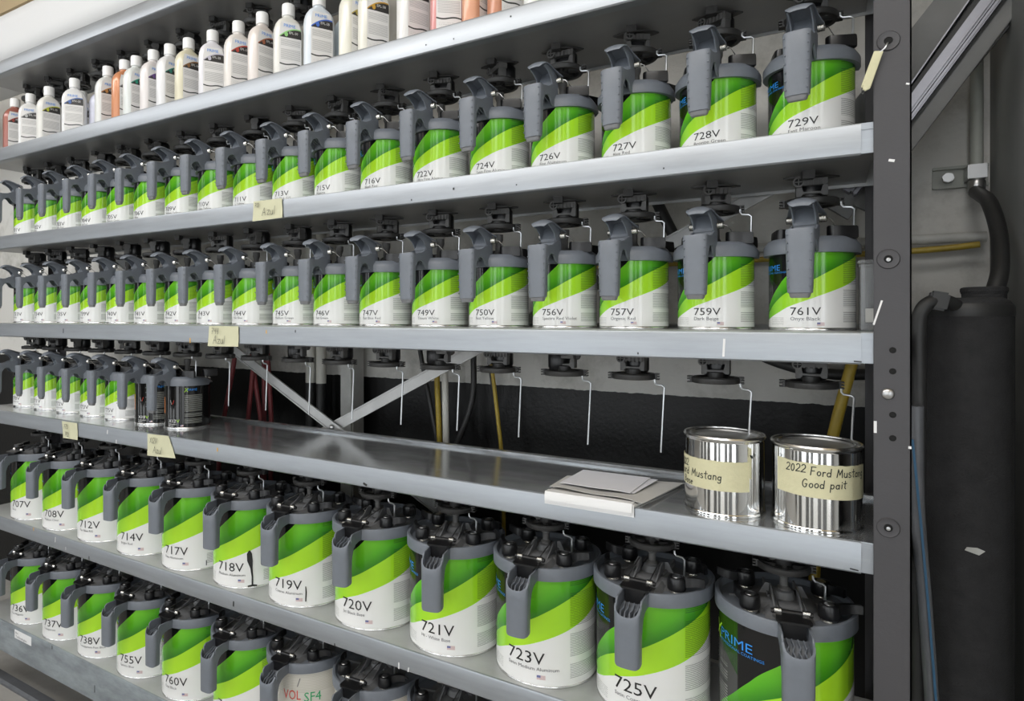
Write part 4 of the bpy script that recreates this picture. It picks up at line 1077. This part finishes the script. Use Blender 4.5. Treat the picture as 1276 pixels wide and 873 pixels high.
# ------------------------------------------------------------------ bare tin cans with tape
def tin_can(x, y, label, tape_az, tape_z, lines, check=None):
    r, h = 0.0540, 0.1074
    t = thing('tin_can', label, 'tin can', (x, y, ZC + SH['S3']))
    p = [(0.001, 0.0030), (r - 0.0045, 0.0030), (r - 0.003, 0.0), (r - 0.0004, 0.0), (r, 0.0014), (r - 0.0004, 0.0036), (r - 0.0016, 0.0050), (r - 0.0016, 0.0054), (r - 0.0016, h - 0.0074), (r - 0.0016, h - 0.0070), (r - 0.0004, h - 0.0052)]
    put('can_body', MB().lathe(p, 72).mesh('tin_body', M_tin), t)
    put('rim', MB().lathe([(r - 0.0016, h - 0.0060), (r, h - 0.0045), (r + 0.0004, h - 0.0022), (r - 0.0010, h), (r - 0.0032, h - 0.0006), (r - 0.0040, h - 0.0040), (r - 0.0060, h - 0.0046), (r - 0.0075, h - 0.0020), (r - 0.0090, h - 0.0012), (r - 0.0102, h - 0.0024)], 72).mesh('tin_rim', M_rim), t)
    put('lid', MB().lathe([(r - 0.0100, h - 0.0028), (r - 0.0115, h - 0.0052), (r - 0.0165, h - 0.0056), (r - 0.0180, h - 0.0046), (0.0001, h - 0.0044)], 72).mesh('tin_lid', M_tinlid), t)
    a0, a1 = tape_az; n = 28
    rr = r - 0.0010
    V = []; F = []
    for i in range(n+1):
        a = R(a0 + (a1-a0)*i/n); jag = random.uniform(-0.0006, 0.0006)
        ee = random.uniform(-0.0004, 0.0004) if 0 < i < n else 0
        z0 = tape_z[0] + (tape_z[2])*i/n; z1 = tape_z[1] + (tape_z[2])*i/n
        for q, z in ((rr, z0), (rr, z1 + ee), (rr + 0.0003, z1 + ee), (rr + 0.0003, z0)): V.append((q*math.sin(a), -q*math.cos(a), z))
    for i in range(n):
        for k in range(4): F.append((4*i+k, 4*i+(k+1) % 4, 4*i+4+(k+1) % 4, 4*i+4+k))
    F += [(0, 1, 2, 3), tuple(4*n + k for k in (3, 2, 1, 0))]
    m = MB(); m.add(V, F)
    tp = put('masking_tape', m.mesh('masking_tape', M_tape), t)
    q = rr + 0.0006
    for txt, az, z, size, drop in lines:
        V, F, _ = hand_text(txt, 0, 0, size, 0.0012)
        put('handwriting', mesh2d('handwriting', V, F, lambda x_, y_: (q*math.sin(R(az) + x_/q), -q*math.cos(R(az) + x_/q), z + y_ - drop*x_), M_pencil), tp)
    if check:
        V = [(-0.001, 0.005), (0.0012, 0.0055), (0.0024, -0.0004), (0.0032, 0.0024), (0.0060, 0.0072), (0.0076, 0.0058)]
        F = [(0, 1, 3, 2), (2, 3, 5, 4)]
        qq = rr + 0.0005
        put('tick_mark', mesh2d('tick', V, F, lambda x_, y_: (qq*math.sin(R(check[0]) + x_/qq), -qq*math.cos(R(check[0]) + x_/qq), check[1] + y_), M_pencil), t)
    return t
tin_can(-0.0229, 0.0628, 'shiny tin can with cream tape reading Good pait, beside the dark post', (-54, 84), (0.0455, 0.0880, -0.004), [('2022', -37, 0.0745, 0.0095, 0.0), ('Ford Mustang', -5, 0.0725, 0.0098, 0.02), ('Good pait', -15, 0.0565, 0.0098, -0.02)])
tin_can(-0.1364, 0.0661, 'shiny tin can with cream tape reading Base, left of its twin', (-96, 44), (0.0360, 0.0760, 0.0), [('2022', -77, 0.0620, 0.0092, 0.0), ('Ford Mustang', -76, 0.0505, 0.0102, 0.0), ('Base', -64, 0.0385, 0.0092, 0.02)], (47, 0.0800))

# ------------------------------------------------------------------ sticky notes and the tagged wire
def note(label, key, corners, lines, mtl=M_note, curl=0.002):
    """corners: bl, br, tr, tl as (x, z)"""
    bl, br, tr, tl = corners; n = 6; V = []; F = []
    for j in range(n+1):
        for i in range(n+1):
            u, v = i/n, j/n
            x = (bl[0]*(1-u)+br[0]*u)*(1-v) + (tl[0]*(1-u)+tr[0]*u)*v
            z = (bl[1]*(1-u)+br[1]*u)*(1-v) + (tl[1]*(1-u)+tr[1]*u)*v
            V.append((x, -0.0009 - curl*(1-v)**2 - curl*0.5*u*u*(v > 0.5), ZC + z))
    m0 = len(V)
    V += [(x, y + 0.0003, z) for x, y, z in V]
    for j in range(n):
        for i in range(n):
            a = j*(n+1)+i; F.append((a, a+1, a+n+2, a+n+1)); F.append((m0+a, m0+a+n+1, m0+a+n+2, m0+a+1))
    m = MB(); m.add(V, F)
    o = thing('sticky_note', label, 'note', (0, 0, 0), 0, None, m.mesh('sticky_note', mtl))
    for txt, x, z, size, th in lines:
        Vv, Ff, _ = hand_text(txt, 0, 0, size, th)
        put('handwriting', mesh2d('handwriting', Vv, Ff, lambda a, b: (x + a, -0.0046, ZC + z + b), M_pencil2), o)
    return o
note('yellow sticky note reading 713 Azul on the shelf below the bottles', 'S1', [(-1.0225,0.1945),(-0.9378,0.1955),(-0.940,0.2342),(-1.0215,0.2353)], [('713', -1.014, 0.2220, 0.0085, 0.0010), ('Azul', -0.993, 0.2040, 0.0160, 0.0011)])
note('yellow sticky note reading 744 Azul on the eye-level shelf lip', 'S2', [(-1.1613,-0.0640),(-1.0652,-0.0630),(-1.0652,-0.0205),(-1.1587,-0.0206)], [('744', -1.147, -0.0375, 0.0125, 0.0011), ('Azul', -1.142, -0.0580, 0.0165, 0.0011)])
note('small yellow note reading 773 772 at left on the half-empty shelf', 'S3', [(-1.7339,-0.3178),(-1.6660,-0.3170),(-1.6696,-0.2743),(-1.7440,-0.2750)], [('773', -1.728, -0.2920, 0.0110, 0.0012), ('772', -1.724, -0.3120, 0.0110, 0.0012)])
note('yellow sticky note reading X12V Azul on the half-empty shelf', 'S3', [(-1.3740,-0.3238),(-1.2704,-0.3188),(-1.2962,-0.2714),(-1.3765,-0.2735)], [('X12V', -1.362, -0.2925, 0.0120, 0.0011), ('Azul', -1.350, -0.3140, 0.0140, 0.0011)])
st = thing('sticker', 'small white sticker reading Technologies on the bottom shelf lip', 'sticker', (0, 0, 0), 0, None, MB().box(-1.990, -1.900, -0.0008, 0.0, ZC - 0.9085, ZC - 0.8850).mesh('sticker', M_whitep))
put('print', flat_text('print', 'Blue', 0.0075, M_inkg, 1.1), st, (-1.984, -0.0011, ZC - 0.8945))
put('print', flat_text('print', 'Technologies', 0.0095, M_inkg, 1.2), st, (-1.984, -0.0011, ZC - 0.9050))

tg = thing('tape_tag', 'cream masking tape tag on a wire in the top hole of the post', 'tag', (0, 0, 0))
V = [(0.0386,0.3127),(0.0478,0.3110),(0.0430,0.2960),(0.0345,0.2690),(0.0290,0.2670),(0.0255,0.2730),(0.0320,0.2930)]
m = MB().prism([(x, ZC + z) for x, z in V], -0.0125, -0.0105, 'y')
put('tape_flag', m.mesh('tape_flag', M_tape, 0.0006), tg)
put('wire', MB().tube([(0.0528, -0.004, ZC + 0.3228), (0.0515, -0.010, ZC + 0.3190), (0.0490, -0.0118, ZC + 0.3140), (0.0440, -0.0118, ZC + 0.3100)], 0.0009, 8, 4).mesh('tag_wire', M_rod), tg)
put('wire_end', MB().tube([(0.0290, -0.0118, ZC + 0.2700), (0.0280, -0.0118, ZC + 0.2650), (0.0270, -0.0118, ZC + 0.2640), (0.0262, -0.0118, ZC + 0.2690), (0.0275, -0.0122, ZC + 0.2740)], 0.0005, 6, 3).mesh('tag_wire_end', M_drive), tg)

# ------------------------------------------------------------------ paper pile on the empty shelf
zs = ZC + SH['S3']
def paper(name, label, pts, z, th, mtl, warp=0.0):
    """sheet from four corners (fl, fr, br, bl), gently warped"""
    n = 8; fl_, fr_, br_, bl_ = pts; V = []; F = []
    for j in range(n+1):
        for i in range(n+1):
            u, v = i/n, j/n
            x = (fl_[0]*(1-u)+fr_[0]*u)*(1-v) + (bl_[0]*(1-u)+br_[0]*u)*v
            y = (fl_[1]*(1-u)+fr_[1]*u)*(1-v) + (bl_[1]*(1-u)+br_[1]*u)*v
            V.append((x, y, z + warp*math.sin(math.pi*u)*(1-v)**2 + warp*0.5*math.sin(2.5*math.pi*u+1)*(1-v)))
    m0 = len(V); V += [(x, y, zz + th) for x, y, zz in V]
    for j in range(n):
        for i in range(n):
            a = j*(n+1)+i; F.append((a, a+n+1, a+n+2, a+1)); F.append((m0+a, m0+a+1, m0+a+n+2, m0+a+n+1))
    edge = [i for i in range(n+1)] + [(n+1)*j+n for j in range(1, n+1)] + [(n+1)*n+i for i in range(n-1, -1, -1)] + [(n+1)*j for j in range(n-1, 0, -1)]
    for a, b in zip(edge, edge[1:] + edge[:1]): F.append((a, b, m0+b, m0+a))
    m = MB(); m.add(V, F)
    return m.mesh(name, mtl)
pad = thing('masking_paper', 'folded sheaf of waxed masking paper hanging over the shelf edge', 'paper', (0, 0, 0))
put('paper_sheet', paper('p', '', [(-0.3800, -0.001), (-0.2450, -0.001), (-0.2126, 0.150), (-0.3850, 0.110)], zs + 0.0004, 0.0030, M_paperg), pad)
put('paper_sheet', paper('p', '', [(-0.3830, 0.020), (-0.2360, 0.004), (-0.2080, 0.158), (-0.3862, 0.1067)], zs + 0.0046, 0.0006, M_paperg, 0.0045), pad)
fold = MB()
for k, (d, x0, x1) in enumerate(((0.0, -0.3815, -0.2455), (0.0018, -0.379, -0.2500), (0.0036, -0.3802, -0.2475))):
    fold.prism([(0.010, 0.0036 + d*0.6), (-0.0010 - d, 0.0040 + d*0.6), (-0.0028 - d, 0.0015), (-0.0030 - d, -0.0135 + 0.0032*k), (-0.0021 - d, -0.0135 + 0.0032*k), (-0.0018 - d, 0.0006), (0.010, 0.0028 + d*0.6)], x0, x1, 'x', xf((0, 0, zs)))
put('folded_edge', fold.mesh('folded_edge', M_whitep), pad)
thing('paper_sheet', 'white paper sheet lying on the waxed paper pile', 'paper', (0, 0, 0), 0, None, paper('sheet', '', [(-0.3712, 0.0321), (-0.2603, 0.0306), (-0.2571, 0.1400), (-0.3688, 0.1369)], zs + 0.0105, 0.0005, M_paper, 0.0015))
thing('paper_sheet', 'white paper sheet peeking out under the top sheet', 'paper', (0, 0, 0), 0, None, paper('sheet', '', [(-0.3650, 0.0400), (-0.2560, 0.0380), (-0.2450, 0.1390), (-0.3640, 0.1340)], zs + 0.0092, 0.0005, M_paper, 0.0010))

# clear tub at the right end of the eye-level shelf
tub = MB().box(0.0270, 0.0660, 0.080, 0.150, 0.0004, 0.0020).box(0.0270, 0.0282, 0.080, 0.150, 0.002, 0.088).box(0.0648, 0.0660, 0.080, 0.150, 0.002, 0.088).box(0.0282, 0.0648, 0.080, 0.0812, 0.002, 0.088).box(0.0282, 0.0648, 0.1488, 0.150, 0.002, 0.088)
tb = thing('plastic_tub', 'clear plastic tub between the 761V can and the post', 'tub', (0, 0, ZC + SH['S2']))
put('tub_wall', tub.mesh('tub', M_clear), tb)
put('tub_lid', MB().box(0.0250, 0.0680, 0.078, 0.152, 0.0885, 0.0935).mesh('tub_lid', M_clear, 0.001), tb)
put('tub_label', MB().box(0.0330, 0.0600, 0.0790, 0.0796, 0.012, 0.030).mesh('tub_label', M_pipew), tb)

# ------------------------------------------------------------------ white duct on the top shelf
zt = ZC + SH['T']
duct = MB(); rings = []
pr = rrect(0.20, 0.165, 0.05, 8)
duct.prism([(y + 0.112, z + 0.085) for y, z in pr], -3.2, -0.9, 'x', xf((0, 0, zt)))
thing('white_duct', 'long white rounded duct lying on the top shelf', 'duct', (0, 0, 0), 0, None, duct.mesh('white_duct', M_duct))

# ------------------------------------------------------------------ hoses and pipes on the wall behind the rack
def hose(name, label, pts, r, mtl, group=None, cat='hose', smooth=5, n=10):
    if pts[-1][2] < -0.4: pts = pts + [(pts[-1][0], pts[-1][1], -ZC + 0.004)]
    return thing(name, label, cat, (0, 0, 0), 0, group, MB().tube([(x, y, ZC + z) for x, y, z in pts], r, n, smooth).mesh(name, mtl))
YH = 0.33
reds = [[(-1.445,-0.03),(-1.4553,-0.1274),(-1.4991,-0.2952),(-1.52,-0.42)], [(-1.385,-0.03),(-1.39,-0.1362),(-1.4126,-0.3015),(-1.415,-0.42)], [(-1.41,-0.03),(-1.4028,-0.1367),(-1.3709,-0.2979),(-1.36,-0.42)],
        [(-1.362,-0.03),(-1.3551,-0.1348),(-1.3426,-0.2954),(-1.345,-0.42)], [(-1.38,-0.03),(-1.3836,-0.136),(-1.3836,-0.299),(-1.39,-0.42)]]
rl = ['leftmost slanting dark red hose behind the half-empty shelf', 'dark red hose second from left in the bundle', 'dark red hose crossing to the right in the bundle', 'rightmost dark red hose of the bundle', 'middle dark red hose of the bundle']
for k, (p, lb) in enumerate(zip(reds, rl)):
    hose('air_hose', lb, [(x, YH - 0.012 + 0.011*k, z) for x, z in p], 0.0065, M_redh, 'red hoses behind the rack')
for x, lb in ((-1.2136, 'left of two wall pipes, white above and black below'), (-1.1765, 'right of two wall pipes, white above and black below')):
    t = thing('wall_pipe', lb, 'pipe', (x, YH + 0.04, 0))
    put('painted_length', MB().cyl((0, 0, 0.0), (0, 0, ZC - 0.178), 0.0135, n=18).mesh('wall_pipe_low', M_rubber), t)
    put('white_length', MB().cyl((0, 0, ZC - 0.178), (0, 0, 2.0), 0.0137, n=18).mesh('wall_pipe_up', M_whih), t)
thing('wall_strut', 'grey steel channel strut standing against the back wall', 'strut', (0, 0, 0), 0, None, MB().box(-1.095, -1.053, 0.350, 0.40, 0, 2.4).mesh('wall_strut', M_pipew, 0.004))
hose('cable', 'thin dark cable slanting left of the yellow hose', [(-0.845,YH,0.0),(-0.8312,YH,-0.0861),(-0.7847,YH,-0.2969),(-0.775,YH,-0.45)], 0.0055, M_rubber, None, 'cable')
hose('yellow_hose', 'yellow hose standing left of the white hose', [(-0.79,YH,0.0),(-0.7869,YH,-0.1217),(-0.7782,YH,-0.2999),(-0.775,YH,-0.46)], 0.0065, M_yelh)
hose('white_hose', 'off-white hose behind the empty shelf', [(-0.765,YH-0.003,0.0),(-0.7631,YH-0.003,-0.1207),(-0.7588,YH-0.003,-0.3034),(-0.757,YH-0.003,-0.46)], 0.0078, M_whih)
hose('cable', 'dark cable curving right of the white hose', [(-0.688,YH,0.0),(-0.6898,YH,-0.0819),(-0.6939,YH,-0.1892),(-0.7396,YH,-0.3013),(-0.80,YH,-0.42)], 0.0068, M_rubber, None, 'cable')
hose('yellow_hose', 'yellow and dark hose left of the middle wire rods', [(-0.66,YH,0.0),(-0.6457,YH,-0.0981),(-0.6203,YH,-0.2989),(-0.615,YH,-0.45)], 0.0045, M_yelh)
hose('cable', 'dark cable running beside the slanting yellow hose', [(-0.668,YH+0.008,0.0),(-0.652,YH+0.006,-0.0981),(-0.6255,YH+0.008,-0.2989),(-0.620,YH+0.006,-0.45)], 0.0055, M_rubber, None, 'cable')
hose('yellow_hose', 'thick yellow-green hose beside the dark post', [(0.032,YH-0.06,-0.02),(0.0209,YH-0.06,-0.0766),(-0.0094,YH-0.06,-0.2226),(-0.03,YH-0.06,-0.42),(-0.03,YH-0.06,-0.75)], 0.0085, M_yelh)
hose('cable', 'thick black cable sagging behind the right end of the rack', [(-0.20,0.415,0.03),(-0.16,0.37,-0.02),(-0.12,0.36,-0.068),(-0.02,0.36,-0.098),(0.08,0.36,-0.090),(0.12,0.37,-0.06),(0.14,0.415,-0.03)], 0.0095, M_rubber, None, 'cable')
hose('yellow_hose', 'yellow hose running level along the back wall', [(-2.4,0.385,0.108),(-1.2,0.385,0.106),(-0.4,0.385,0.103),(0.07,0.385,0.107),(0.195,0.385,0.114)], 0.0052, M_yelh)
thing('wall_pipe', 'pale pipe running level along the back wall', 'pipe', (0, 0, 0), 0, None, MB().cyl((-2.4, 0.395, ZC + 0.127), (0.205, 0.395, ZC + 0.127), 0.0085, n=16).mesh('level_pipe', M_pipew))
thing('black_bar', 'black bar slanting down behind the 757V can', 'bar', (0, 0, 0), 0, None, MB().cyl((-0.345, 0.32, ZC + 0.335), (-0.235, 0.32, ZC + 0.100), 0.0105, n=14).mesh('black_bar', M_rubber))

# ------------------------------------------------------------------ leaning board with aluminium rail, right of the post
lean = thing('leaning_panel', 'dark grey panel with aluminium rail leaning behind the post', 'panel', (0, 0, 0))
dirv = Vector((0.1121, 0, 0.1711)).normalized()
def slab(name, p, q, width, y0, y1, mtl, bev=0.001):
    a = Vector((p[0], 0, p[1])); d = (Vector((q[0], 0, q[1])) - a).normalized(); n_ = Vector((d.z, 0, -d.x))
    a0 = a - d*0.16; a1 = a + d*0.75
    m = MB().loft([[Vector((c.x, y, c.z)) + n_*w for y, w in ((y0, 0), (y1, 0), (y1, width), (y0, width))] for c in (a0, a1)])
    return put(name, m.mesh(name, mtl, bev), lean, (0, 0, ZC))
slab('panel', (0.0284, 0.3465), (0.1221, 0.4707), 0.1060, 0.285, 0.303, M_board)
slab('dark_channel', (0.0968, 0.3440), (0.1720, 0.4580), 0.012, 0.262, 0.2845, M_rubber)
slab('edge_strip', (0.0930, 0.3440), (0.1661, 0.4594), 0.0018, 0.255, 0.2845, M_alu, 0.0003)
slab('aluminium_rail', (0.0968, 0.3330), (0.1800, 0.4564), 0.0160, 0.255, 0.2845, M_alu, 0.003)
slab('aluminium_rail', (0.0968 + 0.0142, 0.3330 - 0.0092), (0.1800 + 0.0142, 0.4564 - 0.0092), 0.0055, 0.258, 0.2845, M_alu, 0.002)
slab('lower_edge', (0.1130, 0.3080), (0.1980, 0.4340), 0.0200, 0.270, 0.2845, M_board)

# ------------------------------------------------------------------ conduit, bracket, hose, insulated tank
cd = thing('conduit', 'pale grey vertical conduit on the wall right of the post', 'pipe', (0.1914, 0.386, 0))
put('pipe', MB().cyl((0, 0, ZC + 0.205), (0, 0, 2.6), 0.0085, n=18).mesh('conduit_pipe', M_grpipe), cd)
put('coupling', MB().lathe([(0.0100, ZC + 0.196), (0.0115, ZC + 0.199), (0.0115, ZC + 0.213), (0.0100, ZC + 0.216)], 18, None, True, True).mesh('coupling', M_zinc), cd)
bk = thing('strut_bracket', 'short metal channel bracket clamping the conduit to the wall', 'bracket', (0, 0, 0))
bm_ = MB().box(0.1380, 0.2110, 0.412, 0.4195, ZC + 0.2110, ZC + 0.2160).box(0.1380, 0.2110, 0.412, 0.4195, ZC + 0.2420, ZC + 0.2470).box(0.1380, 0.2110, 0.4170, 0.4195, ZC + 0.2160, ZC + 0.2420)
put('channel', bm_.mesh('channel', M_grpipe, 0.0006), bk)
put('bolt', MB().cyl((0.158, 0.405, ZC + 0.228), (0.158, 0.4170, ZC + 0.228), 0.0085, n=6).mesh('channel_bolt', M_zinc, 0.001), bk)
put('clamp', MB().box(0.1800, 0.2030, 0.3740, 0.3770, ZC + 0.2180, ZC + 0.2400).box(0.1790, 0.1815, 0.3770, 0.4170, ZC + 0.2180, ZC + 0.2400).box(0.2010, 0.2035, 0.3770, 0.4170, ZC + 0.2180, ZC + 0.2400).mesh('clamp', M_zinc, 0.0006), bk)
hose('black_hose', 'thick black hose curving down from the conduit to the insulated tank', [(0.1890,0.375,0.1960),(0.1900,0.34,0.1850),(0.1920,0.29,0.1650),(0.1930,0.235,0.115),(0.1850,0.180,0.060),(0.1720,0.155,0.020)], 0.0100, M_rubber, None, 'hose', 6, 14)
tk = thing('insulated_tank', 'tall black fabric-wrapped tank standing beside the rack post', 'tank', (0.1460, 0.150, 0))
put('body', MB().lathe([(0.0475, 0.0), (0.0480, 0.3), (0.0482, ZC + 0.002), (0.0478, ZC + 0.012), (0.0440, ZC + 0.020), (0.0380, ZC + 0.024)], 40, None, True, True).mesh('tank_body', M_fabric), tk)
put('seam_band', MB().lathe([(0.0484, ZC + 0.000), (0.0492, ZC + 0.004), (0.0488, ZC + 0.012), (0.0462, ZC + 0.0165)], 40).mesh('seam_band', M_rubber), tk)
put('collar', MB().lathe([(0.0230, ZC + 0.018), (0.0230, ZC + 0.030), (0.0245, ZC + 0.031), (0.0245, ZC + 0.037), (0.0210, ZC + 0.038)], 32, xf((0.018, 0, 0)), True, True).mesh('tank_collar', M_fabric, 0.0008), tk)
tick = MB().loft([[Vector((x, -0.0485, z)) for x, z in ((-0.010, 0.0), (0.004, -0.004), (0.010, 0.002), (0.002, 0.005), (-0.008, 0.004))], [Vector((x, -0.0478, z)) for x, z in ((-0.010, 0.0), (0.004, -0.004), (0.010, 0.002), (0.002, 0.005), (-0.008, 0.004))]])
put('paint_splash', tick.mesh('splash', M_pipew), tk, (0.002, 0, ZC - 0.292), (0, 0, 0))
hose('black_hose', 'black hose arching from the tank and dropping behind the post', [(0.1300,0.110,0.0140),(0.1180,0.095,0.0190),(0.1040,0.085,0.0190),(0.0930,0.080,0.0080),(0.0890,0.080,-0.020),(0.0892,0.080,-0.13),(0.0880,0.080,-0.2542),(0.0897,0.080,-0.50),(0.0897,0.080,-0.75)], 0.0085, M_rubber, None, 'hose', 6, 14)
thing('hose_clamp', 'square black coupling on the hose above the tank', 'coupling', (0, 0, 0), 0, None, MB().box(-0.010, 0.010, -0.0115, 0.0115, -0.0115, 0.0115, xf((0.1100, 0.0895, ZC + 0.0195), 'Y', R(12))).mesh('hose_clamp', M_rubber, 0.0025))
hose('grey_hose', 'ribbed dark grey hose dropping beside the blue strap', [(0.0850,0.055,-0.110),(0.0860,0.055,-0.2317),(0.0935,0.055,-0.3532),(0.1010,0.055,-0.4867),(0.1060,0.055,-0.62)], 0.0075, M_rail, None, 'hose', 6, 12)
bs = MB(); pts = [(0.0800,-0.150),(0.0884,-0.2509),(0.0965,-0.3611),(0.1045,-0.4834),(0.1100,-0.600)]
bs.loft([[Vector((x - 0.0013, 0.044, ZC + z)), Vector((x + 0.0013, 0.044, ZC + z)), Vector((x + 0.0013, 0.0465, ZC + z)), Vector((x - 0.0013, 0.0465, ZC + z))] for x, z in pts])
thing('blue_strap', 'thin blue strap hanging between the post and the tank', 'strap', (0, 0, 0), 0, None, bs.mesh('blue_strap', M_blueh))

# ------------------------------------------------------------------ rail on the floor under the rack
thing('floor_rail', 'dark grey metal rail on the floor along the rack', 'rail', (0, 0, 0), 0, None, MB().prism([(0.030, 0.0), (0.030, 0.006), (0.036, 0.012), (0.060, 0.012), (0.066, 0.006), (0.066, 0.0)], -3.5, 0.03, 'x').mesh('floor_rail', M_rail))
